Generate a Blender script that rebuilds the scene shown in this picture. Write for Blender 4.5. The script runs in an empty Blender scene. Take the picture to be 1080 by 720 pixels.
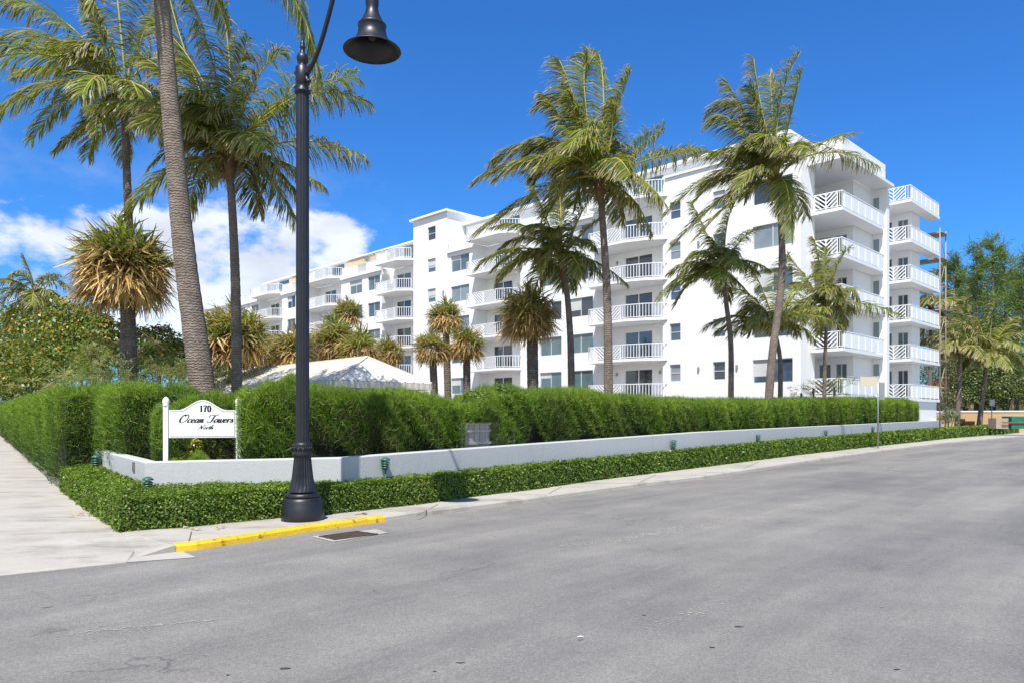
import bpy, math, random
import numpy as np
from mathutils import Vector, Matrix
R = math.radians
random.seed(7); RNG = np.random.default_rng(11)
C = bpy.context.scene.collection
SC = bpy.context.scene
# ------------------------------------------------------------------ camera
F, CX, CY, EYE = 768.0, 540.0, 440.0, 1.55
cd = bpy.data.cameras.new('camera'); cam = bpy.data.objects.new('camera', cd); C.objects.link(cam)
cam.location = (0, 0, EYE); cam.rotation_euler = (R(90), 0, 0)
cd.sensor_width = 36; cd.lens = 36 * F / 1080; cd.shift_y = (CY - 360) / 1080
cd.clip_start = .1; cd.clip_end = 6000
SC.camera = cam
# ------------------------------------------------------------------ light
EL, AZX, AZY = R(60), .24, .97
world = bpy.data.worlds.new('World'); SC.world = world; world.use_nodes = True
sd = bpy.data.lights.new('sun', 'SUN'); sd.energy = 4.1; sd.angle = R(.53); sd.color = (1, .955, .89)
sun = bpy.data.objects.new('sun', sd); C.objects.link(sun)
sun.rotation_euler = Vector((AZX * math.cos(EL), AZY * math.cos(EL), -math.sin(EL))).to_track_quat('-Z', 'Y').to_euler()
SC.view_settings.view_transform = 'Standard'; SC.view_settings.look = 'None'
SC.view_settings.exposure = .72; SC.view_settings.gamma = 1

def build_world():
    nt = world.node_tree; N = nt.nodes; L = nt.links; N.clear()
    out = N.new('ShaderNodeOutputWorld'); bg = N.new('ShaderNodeBackground'); bg.inputs[1].default_value = .12
    sky = N.new('ShaderNodeTexSky'); sky.sky_type = 'NISHITA'; sky.sun_disc = False
    sky.sun_elevation = EL; sky.sun_rotation = math.atan2(-AZX, -AZY)
    sky.air_density = 1.1; sky.dust_density = .2; sky.ozone_density = 3.5; sky.altitude = 300
    tc = N.new('ShaderNodeTexCoord'); sp = N.new('ShaderNodeSeparateXYZ'); L.new(tc.outputs['Generated'], sp.inputs[0])
    tint = N.new('ShaderNodeMapRange'); L.new(sp.outputs[1], tint.inputs[0]); tint.inputs[1].default_value = -.5; tint.inputs[2].default_value = .45
    tm = N.new('ShaderNodeMix'); tm.data_type = 'RGBA'; L.new(tint.outputs[0], tm.inputs[0]); tm.inputs[6].default_value = (1.0, .97, .93, 1); tm.inputs[7].default_value = (.20, .54, .95, 1)
    tmm = N.new('ShaderNodeMix'); tmm.data_type = 'RGBA'; tmm.blend_type = 'MULTIPLY'; tmm.inputs[0].default_value = 1; L.new(sky.outputs[0], tmm.inputs[6]); L.new(tm.outputs[2], tmm.inputs[7])
    def M(op, a, b=None, c=None):
        m = N.new('ShaderNodeMath'); m.operation = op
        for i, v in enumerate((a, b, c)):
            if v is None: continue
            if isinstance(v, (int, float)): m.inputs[i].default_value = v
            else: L.new(v, m.inputs[i])
        return m.outputs[0]
    def ramp(v, a, b, lo=0, hi=1):
        m = N.new('ShaderNodeMapRange'); m.interpolation_type = 'SMOOTHSTEP'
        L.new(v, m.inputs[0]); m.inputs[1].default_value = a; m.inputs[2].default_value = b
        m.inputs[3].default_value = lo; m.inputs[4].default_value = hi; return m.outputs[0]
    az = M('ARCTAN2', sp.outputs[0], sp.outputs[1])          # 0 = ahead, negative = left
    hz = M('SQRT', M('ADD', M('MULTIPLY', sp.outputs[0], sp.outputs[0]), M('MULTIPLY', sp.outputs[1], sp.outputs[1])))
    el = M('ARCTAN2', sp.outputs[2], hz)
    cv = N.new('ShaderNodeCombineXYZ'); L.new(az, cv.inputs[0]); L.new(M('MULTIPLY', el, 1.7), cv.inputs[1]); cv.inputs[2].default_value = 3.1
    def noise(scale, detail, rough, off):
        mp = N.new('ShaderNodeMapping'); mp.inputs['Location'].default_value = off; L.new(cv.outputs[0], mp.inputs[0])
        n = N.new('ShaderNodeTexNoise'); n.inputs['Scale'].default_value = scale; n.inputs['Detail'].default_value = detail
        n.inputs['Roughness'].default_value = rough; L.new(mp.outputs[0], n.inputs['Vector']); return n.outputs[0]
    n1 = noise(8.5, 9, .58, (2.35, 1.1, 0)); n2 = noise(2.2, 2, .5, (1.3, 2.2, 0))
    field = M('ADD', M('MULTIPLY', n1, .8), M('MULTIPLY', n2, .35))
    side = ramp(az, -.24, -.09, 1, 0)                        # clouds lie over the left of the view
    low = M('MULTIPLY', ramp(el, .235, .35, 1, 0), ramp(el, -.02, .05, 0, 1))
    back = ramp(M('ABSOLUTE', az), .9, 1.6, 0, .7)
    bias = M('ADD', M('MULTIPLY', M('MAXIMUM', side, back), low), -1.0)
    dens = ramp(M('ADD', field, M('MULTIPLY', bias, .5)), .475, .615)
    wisp = M('MULTIPLY', ramp(noise(3.0, 8, .62, (4, 1, 2)), .52, .8), M('MULTIPLY', ramp(el, .3, .5, 1, 0), M('MULTIPLY', side, .3)))
    dens = M('MAXIMUM', dens, wisp)
    shade = ramp(noise(9, 5, .5, (.35, .16, 0)), .3, .65, 4.3, 5.9)
    cc = N.new('ShaderNodeCombineColor'); L.new(M('MULTIPLY', shade, .93), cc.inputs[0]); L.new(M('MULTIPLY', shade, .965), cc.inputs[1]); L.new(M('MULTIPLY', shade, 1.03), cc.inputs[2])
    mx = N.new('ShaderNodeMix'); mx.data_type = 'RGBA'; L.new(M('MULTIPLY', dens, .88), mx.inputs[0]); L.new(tmm.outputs[2], mx.inputs[6]); L.new(cc.outputs[0], mx.inputs[7])
    L.new(mx.outputs[2], bg.inputs[0]); L.new(bg.outputs[0], out.inputs[0])
build_world()

# ------------------------------------------------------------------ positions
def G(px, py, z=0.0):
    d = F * (EYE - z) / (py - CY); return Vector(((px - CX) / F * d, d, z))
def D(px, py, d):
    return Vector(((px - CX) / F * d, d, EYE + (CY - py) / F * d))

# ------------------------------------------------------------------ materials
MATS = {}
def _base(name):
    m = bpy.data.materials.new(name); m.use_nodes = True; MATS[name] = m
    nt = m.node_tree; b = nt.nodes['Principled BSDF']; return m, nt, b
def _coords(nt, scale=(1, 1, 1), kind='Object', rot=(0, 0, 0)):
    tc = nt.nodes.new('ShaderNodeTexCoord'); mp = nt.nodes.new('ShaderNodeMapping')
    if rot[2]: mp.vector_type = 'TEXTURE'; scale = tuple(1 / q for q in scale)
    mp.inputs['Scale'].default_value = scale; mp.inputs['Rotation'].default_value = rot
    nt.links.new(tc.outputs[kind], mp.inputs[0]); return mp.outputs[0]
def _noise(nt, vec, scale, detail=6, rough=.6):
    n = nt.nodes.new('ShaderNodeTexNoise'); n.inputs['Scale'].default_value = scale
    n.inputs['Detail'].default_value = detail; n.inputs['Roughness'].default_value = rough
    if vec is not None: nt.links.new(vec, n.inputs['Vector'])
    return n.outputs[0]
def _ramp(nt, fac, stops):
    r = nt.nodes.new('ShaderNodeValToRGB'); e = r.color_ramp.elements
    while len(e) < len(stops): e.new(.5)
    for i, (p, c) in enumerate(stops):
        e[i].position = p; e[i].color = (*c, 1) if len(c) == 3 else c
    nt.links.new(fac, r.inputs[0]); return r.outputs[0]
def _mix(nt, fac, a, b, mode='MIX'):
    m = nt.nodes.new('ShaderNodeMix'); m.data_type = 'RGBA'; m.blend_type = mode
    for i, v in ((0, fac), (6, a), (7, b)):
        if isinstance(v, (int, float)): m.inputs[i].default_value = v
        elif isinstance(v, tuple): m.inputs[i].default_value = (*v, 1)
        else: nt.links.new(v, m.inputs[i])
    return m.outputs[2]
def _bump(nt, b, h, strength=.3, dist=.02):
    n = nt.nodes.new('ShaderNodeBump'); n.inputs['Strength'].default_value = strength; n.inputs['Distance'].default_value = dist
    nt.links.new(h, n.inputs['Height']); nt.links.new(n.outputs[0], b.inputs['Normal'])
def mottled(name, c1, c2, scale=3, rough=.7, bump=.15, bscale=60, bdist=.01, spec=.4, coord='Object', metallic=0, stretch=(1, 1, 1)):
    m, nt, b = _base(name); v = _coords(nt, stretch, coord)
    col = _ramp(nt, _noise(nt, v, scale, 8, .65), [(.3, c1), (.7, c2)])
    nt.links.new(col, b.inputs['Base Color']); b.inputs['Roughness'].default_value = rough
    b.inputs['Specular IOR Level'].default_value = spec; b.inputs['Metallic'].default_value = metallic
    if bump: _bump(nt, b, _noise(nt, v, bscale, 4, .6), bump, bdist)
    return m
def leafmat(name, trans=.3, rough=.5, spec=.35, hue_noise=.0):
    m, nt, b = _base(name); a = nt.nodes.new('ShaderNodeAttribute'); a.attribute_name = 'Col'
    nt.links.new(a.outputs['Color'], b.inputs['Base Color']); b.inputs['Roughness'].default_value = rough; b.inputs['Specular IOR Level'].default_value = spec
    t = nt.nodes.new('ShaderNodeBsdfTranslucent')
    g = nt.nodes.new('ShaderNodeHueSaturation'); g.inputs['Saturation'].default_value = 1.15; g.inputs['Value'].default_value = 1.3
    nt.links.new(a.outputs['Color'], g.inputs['Color']); nt.links.new(g.outputs[0], t.inputs[0])
    mx = nt.nodes.new('ShaderNodeMixShader'); mx.inputs[0].default_value = trans
    nt.links.new(b.outputs[0], mx.inputs[1]); nt.links.new(t.outputs[0], mx.inputs[2])
    nt.links.new(mx.outputs[0], nt.nodes['Material Output'].inputs[0]); return m

def asphalt():
    m, nt, b = _base('asphalt'); v = _coords(nt, kind='Object')
    along = _coords(nt, (.05, .75, 1), 'Object', (0, 0, R(49)))
    base = _ramp(nt, _noise(nt, v, .35, 6, .6), [(.3, (.190, .181, .168)), (.7, (.238, .227, .208))])
    streak = _ramp(nt, _noise(nt, along, 1.6, 7, .62), [(.32, (.78, .78, .80)), (.66, (1.12, 1.11, 1.08))])
    col = _mix(nt, .8, base, streak, 'MULTIPLY')
    blot = _ramp(nt, _noise(nt, v, 1.1, 5, .65), [(.35, (.86, .86, .87)), (.62, (1.06, 1.06, 1.05))])
    col = _mix(nt, .8, col, blot, 'MULTIPLY')
    big = _ramp(nt, _noise(nt, _coords(nt, (.10, .5, 1), 'Object', (0, 0, R(48))), 1.3, 4, .55), [(.30, (.74, .74, .78)), (.52, (1, 1, 1)), (.70, (1.12, 1.11, 1.08))])
    col = _mix(nt, .9, col, big, 'MULTIPLY')
    rub = _ramp(nt, _noise(nt, _coords(nt, (.3, 2.5, 1), 'Object', (0, 0, R(50))), 1.7, 9, .72), [(.30, (.70, .70, .72)), (.42, (1, 1, 1)), (.66, (1, 1, 1)), (.74, (1.22, 1.20, 1.14))])
    col = _mix(nt, .75, col, rub, 'MULTIPLY')
    vo = nt.nodes.new('ShaderNodeTexVoronoi'); vo.inputs['Scale'].default_value = 85; nt.links.new(v, vo.inputs['Vector'])
    grit = _ramp(nt, vo.outputs['Color'], [(.15, (.55, .55, .56)), (.9, (1.45, 1.44, 1.42))])
    col = _mix(nt, .45, col, grit, 'MULTIPLY')
    fine = _ramp(nt, _noise(nt, v, 30, 4, .8), [(.3, (.82, .82, .82)), (.7, (1.2, 1.2, 1.19))])
    col = _mix(nt, .5, col, fine, 'MULTIPLY')
    ck = nt.nodes.new('ShaderNodeTexVoronoi'); ck.feature = 'DISTANCE_TO_EDGE'; ck.inputs['Scale'].default_value = .33
    wv_ = nt.nodes.new('ShaderNodeVectorMath'); wv_.operation = 'ADD'; nn_ = nt.nodes.new('ShaderNodeTexNoise'); nn_.inputs['Scale'].default_value = 1.3; nn_.inputs['Detail'].default_value = 7; nt.links.new(v, nn_.inputs['Vector'])
    sc_ = nt.nodes.new('ShaderNodeVectorMath'); sc_.operation = 'SCALE'; sc_.inputs['Scale'].default_value = 1.6; nt.links.new(nn_.outputs['Color'], sc_.inputs[0]); nt.links.new(v, wv_.inputs[0]); nt.links.new(sc_.outputs[0], wv_.inputs[1]); nt.links.new(wv_.outputs[0], ck.inputs['Vector'])
    crack = _ramp(nt, ck.outputs[0], [(.0, (.62, .62, .63)), (.0035, (.80, .80, .81)), (.007, (1, 1, 1))])
    cmask = _ramp(nt, _noise(nt, v, .5, 3, .5), [(.5, (0, 0, 0)), (.6, (1, 1, 1))]); col = _mix(nt, cmask, col, _mix(nt, 1.0, col, crack, 'MULTIPLY'))
    # dark tar spots and a few pale worn patches
    tar = _ramp(nt, _noise(nt, v, 3.3, 2, .4), [(.775, (1, 1, 1)), (.80, (.45, .45, .46))])
    col = _mix(nt, 1.0, col, tar, 'MULTIPLY')
    nt.links.new(col, b.inputs['Base Color']); b.inputs['Roughness'].default_value = .82; b.inputs['Specular IOR Level'].default_value = .3
    _bump(nt, b, vo.outputs['Distance'], .5, .006); return m
asphalt()
def concrete():
    m, nt, b = _base('concrete'); v = _coords(nt)
    col = _ramp(nt, _noise(nt, v, .9, 8, .68), [(.28, (.29, .262, .225)), (.45, (.385, .355, .308)), (.72, (.45, .418, .365))])
    st = _ramp(nt, _noise(nt, _coords(nt, (.35, 1, 1)), 1.5, 7, .68), [(.34, (.55, .54, .53)), (.47, (1, 1, 1))])
    col = _mix(nt, .75, col, st, 'MULTIPLY')
    col = _mix(nt, .5, col, _ramp(nt, _noise(nt, v, 45, 3, .7), [(.3, (.85, .85, .85)), (.7, (1.1, 1.1, 1.1))]), 'MULTIPLY')
    nt.links.new(col, b.inputs['Base Color']); b.inputs['Roughness'].default_value = .85; _bump(nt, b, _noise(nt, v, 90, 3), .25, .004); return m
concrete()
def stucco(name, c, dirt=.6):
    m, nt, b = _base(name); v = _coords(nt)
    col = _ramp(nt, _noise(nt, v, .6, 6, .6), [(.3, tuple(x * .965 for x in c)), (.7, c)])
    st = _ramp(nt, _noise(nt, _coords(nt, (3.2, 3.2, .35)), 2.0, 6, .7), [(.22, (.80, .79, .77)), (.45, (1, 1, 1))])
    col = _mix(nt, dirt, col, st, 'MULTIPLY')
    nt.links.new(col, b.inputs['Base Color']); b.inputs['Roughness'].default_value = .75; _bump(nt, b, _noise(nt, v, 14, 8, .7), .45, .015); return m
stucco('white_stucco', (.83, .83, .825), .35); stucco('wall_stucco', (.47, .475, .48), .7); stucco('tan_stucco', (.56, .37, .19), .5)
mottled('white_paint', (.78, .78, .775), (.82, .82, .82), 2, .45, .05)
mottled('rail_paint', (.80, .80, .80), (.84, .84, .84), 2, .4, 0)
mottled('black_iron', (.008, .0085, .012), (.015, .016, .021), 5, .42, .2, 40, .003, .5)
mottled('lamp_inside', (.03, .02, .015), (.06, .035, .02), 6, .6, 0)
def worn_yellow():
    m, nt, b = _base('yellow_paint'); v = _coords(nt)
    col = _ramp(nt, _noise(nt, v, 3, 6, .6), [(.3, (.66, .40, .015)), (.7, (.82, .52, .02))])
    col = _mix(nt, .9, col, _ramp(nt, _noise(nt, v, 7, 10, .8), [(.40, (.20, .19, .17)), (.45, (1, 1, 1))]), 'MULTIPLY')
    nt.links.new(col, b.inputs['Base Color']); b.inputs['Roughness'].default_value = .6; _bump(nt, b, _noise(nt, v, 30, 6, .7), .6, .012)
worn_yellow()
mottled('soil', (.10, .07, .045), (.16, .12, .08), 4, .95, .5, 20, .03)
mottled('lawn', (.05, .085, .02), (.10, .13, .04), 1.2, .95, .4, 40, .03)
mottled('ground', (.13, .14, .07), (.22, .2, .12), .2, .95, 0)
mottled('grey_metal', (.30, .31, .32), (.40, .41, .42), 6, .4, 0, metallic=.6)
mottled('rust_pipe', (.30, .22, .15), (.45, .38, .30), 4, .6, 0)
mottled('plank', (.30, .22, .14), (.42, .32, .22), 3, .8, .2)
mottled('weathered_wood', (.30, .265, .235), (.46, .42, .37), 2, .85, .5, 30, .01, stretch=(1, 1, .1))
mottled('green_lamp', (.02, .095, .065), (.035, .14, .095), 8, .4, 0)
mottled('dark_grate', (.045, .03, .025), (.085, .055, .045), 8, .7, .3)
mottled('sign_white', (.80, .80, .79), (.84, .84, .83), 2, .35, 0)
mottled('sign_ink', (.015, .015, .02), (.02, .02, .025), 2, .5, 0)
mottled('sign_line', (.16, .15, .15), (.2, .19, .19), 2, .5, 0)
mottled('beige_sign', (.52, .46, .34), (.6, .53, .4), 20, .5, 0)
mottled('roof_metal', (.76, .71, .62), (.82, .78, .70), 1.5, .45, 0)
mottled('roof_seam', (.60, .54, .45), (.68, .62, .53), 1.5, .5, 0)
mottled('red_tile', (.34, .10, .06), (.5, .2, .13), 3, .8, .5, 8, .05)
mottled('red_wood', (.30, .07, .03), (.42, .12, .05), 3, .7, 0)
mottled('green_bin', (.01, .14, .09), (.02, .19, .12), 2, .5, 0)
mottled('red_paint', (.40, .03, .03), (.5, .05, .05), 2, .5, 0)
mottled('blind', (.50, .52, .50), (.62, .63, .60), 2, .6, 0)
mottled('awning', (.60, .47, .27), (.70, .56, .34), 2, .7, 0)
mottled('door_blue', (.02, .06, .2), (.03, .09, .3), 2, .5, 0)
mottled('frame_grey', (.45, .46, .47), (.52, .53, .54), 2, .45, 0)
mottled('bronze', (.10, .09, .06), (.2, .19, .13), 12, .5, .2)
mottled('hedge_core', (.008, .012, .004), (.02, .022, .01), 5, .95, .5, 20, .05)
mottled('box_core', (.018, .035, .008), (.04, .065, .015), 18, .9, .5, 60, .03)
mottled('stem_brown', (.10, .075, .05), (.2, .16, .12), 5, .9, .5, 30, .02)
def glass(name, c, rough=.04):
    m, nt, b = _base(name); v = _coords(nt)
    col = _ramp(nt, _noise(nt, v, .8, 3, .5), [(.35, tuple(x * .75 for x in c)), (.65, c)])
    nt.links.new(col, b.inputs['Base Color']); b.inputs['Roughness'].default_value = rough; b.inputs['Specular IOR Level'].default_value = .9
    b.inputs['Coat Weight'].default_value = .25; return m
glass('glass_dark', (.035, .045, .055)); glass('glass_teal', (.10, .16, .175)); glass('glass_pale', (.22, .28, .31)); glass('glass_blue', (.06, .10, .16))
def bark(name, c1, c2, rings=5.5, sc=1.0):
    m, nt, b = _base(name); v = _coords(nt)
    w = nt.nodes.new('ShaderNodeTexWave'); w.wave_type = 'BANDS'; w.bands_direction = 'Z'; w.inputs['Scale'].default_value = rings
    w.inputs['Distortion'].default_value = 7; w.inputs['Detail'].default_value = 5; w.inputs['Detail Scale'].default_value = 3.0; nt.links.new(v, w.inputs['Vector'])
    col = _ramp(nt, _noise(nt, v, 4 * sc, 8, .7), [(.3, c1), (.7, c2)])
    col = _mix(nt, .65, col, _ramp(nt, w.outputs[0], [(.05, (.6, .58, .56)), (.4, (1.06, 1.06, 1.06))]), 'MULTIPLY')
    nt.links.new(col, b.inputs['Base Color']); b.inputs['Roughness'].default_value = .9; b.inputs['Specular IOR Level'].default_value = .2
    _bump(nt, b, w.outputs[0], .7, .03); return m
bark('palm_bark', (.15, .115, .09), (.30, .25, .205)); bark('sabal_bark', (.12, .10, .085), (.24, .2, .165), 4)
mottled('palm_fibre', (.12, .07, .035), (.28, .18, .09), 9, .95, .8, 25, .03)
mottled('rachis', (.30, .30, .04), (.45, .38, .08), 3, .5, 0)
mottled('tree_bark', (.10, .08, .06), (.2, .165, .13), 3, .9, .5, 20, .03)
leafmat('palm_leaf', .40, .42, .4); leafmat('needle', .28, .6, .2); leafmat('broad_leaf', .25, .4, .45); leafmat('box_leaf', .25, .42, .4); leafmat('dry_leaf', .2, .8, .1)

# ------------------------------------------------------------------ mesh builder
class MB:
    def __init__(s): s.v = []; s.f = []; s.m = []; s.mi = 0; s.sm = []
    def add(s, verts, faces, smooth=False):
        o = len(s.v); s.v += [tuple(p) for p in verts]
        for f in faces: s.f.append(tuple(i + o for i in f)); s.m.append(s.mi); s.sm.append(smooth)
        return s
    def box(s, x0, x1, y0, y1, z0, z1):
        v = [(x0, y0, z0), (x1, y0, z0), (x1, y1, z0), (x0, y1, z0), (x0, y0, z1), (x1, y0, z1), (x1, y1, z1), (x0, y1, z1)]
        return s.add(v, [(3, 2, 1, 0), (4, 5, 6, 7), (0, 1, 5, 4), (1, 2, 6, 5), (2, 3, 7, 6), (3, 0, 4, 7)])
    def bar(s, a, b, w, h=None, up=(0, 0, 1)):
        a = Vector(a); b = Vector(b); d = (b - a).normalized(); h = h or w
        u = Vector(up)
        if abs(d.dot(u)) > .98: u = Vector((1, 0, 0))
        sd_ = d.cross(u).normalized(); up_ = sd_.cross(d)
        v = []
        for p in (a, b):
            for sx, sy in ((-1, -1), (1, -1), (1, 1), (-1, 1)): v.append(p + sd_ * w / 2 * sx + up_ * h / 2 * sy)
        return s.add(v, [(3, 2, 1, 0), (4, 5, 6, 7), (0, 1, 5, 4), (1, 2, 6, 5), (2, 3, 7, 6), (3, 0, 4, 7)])
    def prism(s, poly, z0, z1):
        n = len(poly); ar = sum(poly[i][0] * poly[(i + 1) % n][1] - poly[(i + 1) % n][0] * poly[i][1] for i in range(n))
        if ar < 0: poly = poly[::-1]
        zf = (lambda z, i: z[i] if isinstance(z, (list, tuple)) else z)
        v = [(p[0], p[1], zf(z0, i)) for i, p in enumerate(poly)] + [(p[0], p[1], zf(z1, i)) for i, p in enumerate(poly)]
        return s.add(v, [tuple(range(n))[::-1], tuple(range(n, 2 * n))] + [(i, (i + 1) % n, n + (i + 1) % n, n + i) for i in range(n)])
    def tube(s, pts, rad, n=10, smooth=True, cap=True):
        pts = [Vector(p) for p in pts]; rr = rad if isinstance(rad, (list, tuple)) else [rad] * len(pts)
        v = []; prev = None
        for i, p in enumerate(pts):
            t = (pts[min(i + 1, len(pts) - 1)] - pts[max(i - 1, 0)]).normalized()
            if prev is None:
                u = Vector((0, 1, 0)) if abs(t.y) < .9 else Vector((1, 0, 0)); u = (u - t * u.dot(t)).normalized()
            else: u = (prev - t * prev.dot(t)).normalized()
            prev = u; w = t.cross(u)
            for k in range(n):
                a = 2 * math.pi * k / n; v.append(p + (u * math.cos(a) + w * math.sin(a)) * rr[i])
        f = []
        for i in range(len(pts) - 1):
            for k in range(n): f.append((i * n + k, i * n + (k + 1) % n, (i + 1) * n + (k + 1) % n, (i + 1) * n + k))
        s.add(v, f, smooth)
        if cap:
            o = len(s.v) - len(v); s.f += [tuple(o + k for k in range(n))[::-1], tuple(o + (len(pts) - 1) * n + k for k in range(n))]; s.m += [s.mi] * 2; s.sm += [False] * 2
        return s
    def lathe(s, prof, c=(0, 0), n=24, flute=0, cap=True):
        v = []
        for r, z, *fl in prof:
            fa = fl[0] if fl else 0
            for k in range(n):
                a = 2 * math.pi * k / n; q = r * (1 - (fa if k % 2 else 0)); v.append((c[0] + q * math.cos(a), c[1] + q * math.sin(a), z))
        f = []
        for i in range(len(prof) - 1):
            for k in range(n): f.append((i * n + k, i * n + (k + 1) % n, (i + 1) * n + (k + 1) % n, (i + 1) * n + k))
        s.add(v, f, flute == 0)
        if cap:
            o = len(s.v) - len(v); s.f += [tuple(o + k for k in range(n))[::-1], tuple(o + (len(prof) - 1) * n + k for k in range(n))]; s.m += [s.mi] * 2; s.sm += [False] * 2
        return s
    def build(s, name, mats, parent=None, bevel=0):
        me = bpy.data.meshes.new(name); me.from_pydata(s.v, [], s.f)
        for m in (mats if isinstance(mats, (list, tuple)) else [mats]): me.materials.append(MATS[m])
        me.polygons.foreach_set('material_index', s.m); me.polygons.foreach_set('use_smooth', s.sm); me.update()
        o = bpy.data.objects.new(name, me); C.objects.link(o)
        if parent is not None: o.parent = parent
        if bevel:
            b = o.modifiers.new('bevel', 'BEVEL'); b.width = bevel; b.segments = 2; b.limit_method = 'ANGLE'
        return o
def tag(o, label, cat, group=None, kind=None):
    o['label'] = label; o['category'] = cat
    if group: o['group'] = group
    if kind: o['kind'] = kind
    return o
def struct(o): o['kind'] = 'structure'; return o
def empty(name, loc, rz=0):
    o = bpy.data.objects.new(name, None); C.objects.link(o); o.location = loc; o.rotation_euler = (0, 0, rz); o.empty_display_size = .2; return o
def bake_mesh(name, V, Fc, nper, Col, mat, parent=None, mats2=None, mi=None):
    """V (n,3), nper verts per face with faces in order; Col per vertex"""
    me = bpy.data.meshes.new(name); nv = len(V); nf = nv // nper if Fc is None else len(Fc)
    idx = np.arange(nv, dtype=np.int32) if Fc is None else np.asarray(Fc, dtype=np.int32).ravel()
    me.vertices.add(nv); me.vertices.foreach_set('co', np.asarray(V, dtype=np.float32).ravel())
    me.loops.add(len(idx)); me.loops.foreach_set('vertex_index', idx)
    me.polygons.add(nf); me.polygons.foreach_set('loop_start', np.arange(nf, dtype=np.int32) * nper)
    me.update(calc_edges=True)
    a = me.color_attributes.new('Col', 'FLOAT_COLOR', 'POINT'); c4 = np.ones((nv, 4), dtype=np.float32); c4[:, :3] = Col; a.data.foreach_set('color', c4.ravel())
    me.materials.append(MATS[mat])
    o = bpy.data.objects.new(name, me); C.objects.link(o)
    if parent is not None: o.parent = parent
    return o
def unit(a): return a / np.maximum(np.linalg.norm(a, axis=1, keepdims=True), 1e-9)
def blades(P, Dr, Ln, Wd, Col, tipcol=None):
    """thin triangles"""
    n = len(P); side = unit(np.cross(Dr, RNG.normal(size=(n, 3)))) * (Wd / 2)[:, None]
    V = np.empty((n, 3, 3)); V[:, 0] = P - side; V[:, 1] = P + side; V[:, 2] = P + Dr * Ln[:, None]
    Cc = np.repeat(Col[:, None, :], 3, 1)
    if tipcol is not None: Cc[:, 2] = tipcol
    return V.reshape(-1, 3), Cc.reshape(-1, 3)
def leaves(P, Nrm, size, Col, aspect=.55):
    """rhombus leaves with normal Nrm"""
    n = len(P); t = unit(np.cross(Nrm, RNG.normal(size=(n, 3)))); b = np.cross(Nrm, t)
    s = size[:, None]; V = np.empty((n, 4, 3)); fold = Nrm * s * .12
    V[:, 0] = P - t * s * .5; V[:, 1] = P + b * s * aspect * .5 + fold; V[:, 2] = P + t * s * .5; V[:, 3] = P - b * s * aspect * .5 + fold
    return V.reshape(-1, 3), np.repeat(Col, 4, 0)

# ------------------------------------------------------------------ ground, road, pavement
def lerp_path(pts, q):
    P = np.array([[p[0], p[1]] for p in pts]); seg = np.linalg.norm(np.diff(P, axis=0), axis=1); cum = np.concatenate([[0], np.cumsum(seg)])
    return np.stack([np.interp(q, cum, P[:, 0]), np.interp(q, cum, P[:, 1])], 1), cum
A2 = Vector((.7134, .7008)); B2 = Vector((-.7008, .7134))
struct(MB().add([(-3000, -3000, -.04), (3000, -3000, -.04), (3000, 3000, -.04), (-3000, 3000, -.04)], [(0, 1, 2, 3)]).build('ground', 'ground'))
kerb_px = [(207, 579.5), (250, 573), (330, 560), (407, 549.5), (441, 548.4 - 4), (485, 539), (557, 529.6), (602, 523), (683, 511.6), (740, 505), (841, 489), (925, 476.8), (1002, 467), (1080, 460.2)]
K = [G(147, 587)] + [G(185, 582)] + [G(*p) for p in kerb_px]
K += [K[-1] + Vector((.69, .72, 0)) * 30, K[-1] + Vector((.69, .72, 0)) * 220]
road_poly = [(-400, -60), (400, -60), (400, K[-1].y)] + [(k.x, k.y) for k in K[::-1]]
apron = [G(207, 587.5), G(133, 593), G(67, 600), G(0, 607), Vector((-6.3, 7.6, 0)), Vector((-8.2, 9.0, 0)), Vector((-12.5, 13.5, 0)), Vector((-50, 63, 0))]
struct(MB().add([(-500, -80, 0), (500, -80, 0), (500, 500, 0), (-500, 500, 0)], [(0, 1, 2, 3)]).build('road', 'asphalt'))

# hedge outer base line on the pavement (z .12)
HO = [G(0, 458, .12), G(20, 475, .12), G(60, 511, .12)]
LO = [G(64, 514, .12), G(95, 537, .12), G(127, 557, .12), G(200, 552, .12), G(270, 545, .12), G(353, 538.5, .12), G(450, 528, .12), G(507, 520, .12), G(557, 514.5, .12), G(627, 504.5, .12),
      G(740, 491, .12), G(841, 478.5, .12), G(925, 469.3, .12), G(1002, 461.3, .12), G(1080, 455.2, .12)]
LO.append(LO[-1] + Vector((.69, .72, 0)) * 60)
# pavement: strip between kerb and hedge line (raised) + sloping apron on the corner
KB = 0.15
def offs(pts, d):
    out = []
    for i, p in enumerate(pts):
        a = pts[max(i - 1, 0)]; b = pts[min(i + 1, len(pts) - 1)]; t = Vector((b.x - a.x, b.y - a.y)).normalized(); out.append(Vector((p.x - t.y * d, p.y + t.x * d, p.z)))
    return out
KI = offs(K, KB)
mb = MB()
inner = [Vector((p.x, p.y, .08)) for p in LO[2:]] ; outer = [Vector((p.x, p.y, .08)) for p in KI[1:]]
inner = [p for p in offs(inner, .35)]
poly = [(p.x, p.y) for p in outer] + [(p.x, p.y) for p in inner[::-1]]
# triangulated ribbon by resampling
def ribbon(mb, a, b, n=60):
    def res(pts):
        P = [(p.x, p.y, p.z) for p in pts]; cum = [0]
        for i in range(1, len(P)): cum.append(cum[-1] + math.dist(P[i], P[i - 1]))
        q = [(i / n) ** 1.6 * cum[-1] for i in range(n + 1)]
        return np.stack([np.interp(q, cum, [p[k] for p in P]) for k in range(3)], 1)
    ra, rb = res(a), res(b); v = list(map(tuple, ra)) + list(map(tuple, rb)); m = len(ra)
    mb.add(v, [(i, i + 1, m + i + 1, m + i) for i in range(m - 1)]); return mb
ribbon(mb, outer, inner)
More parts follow.
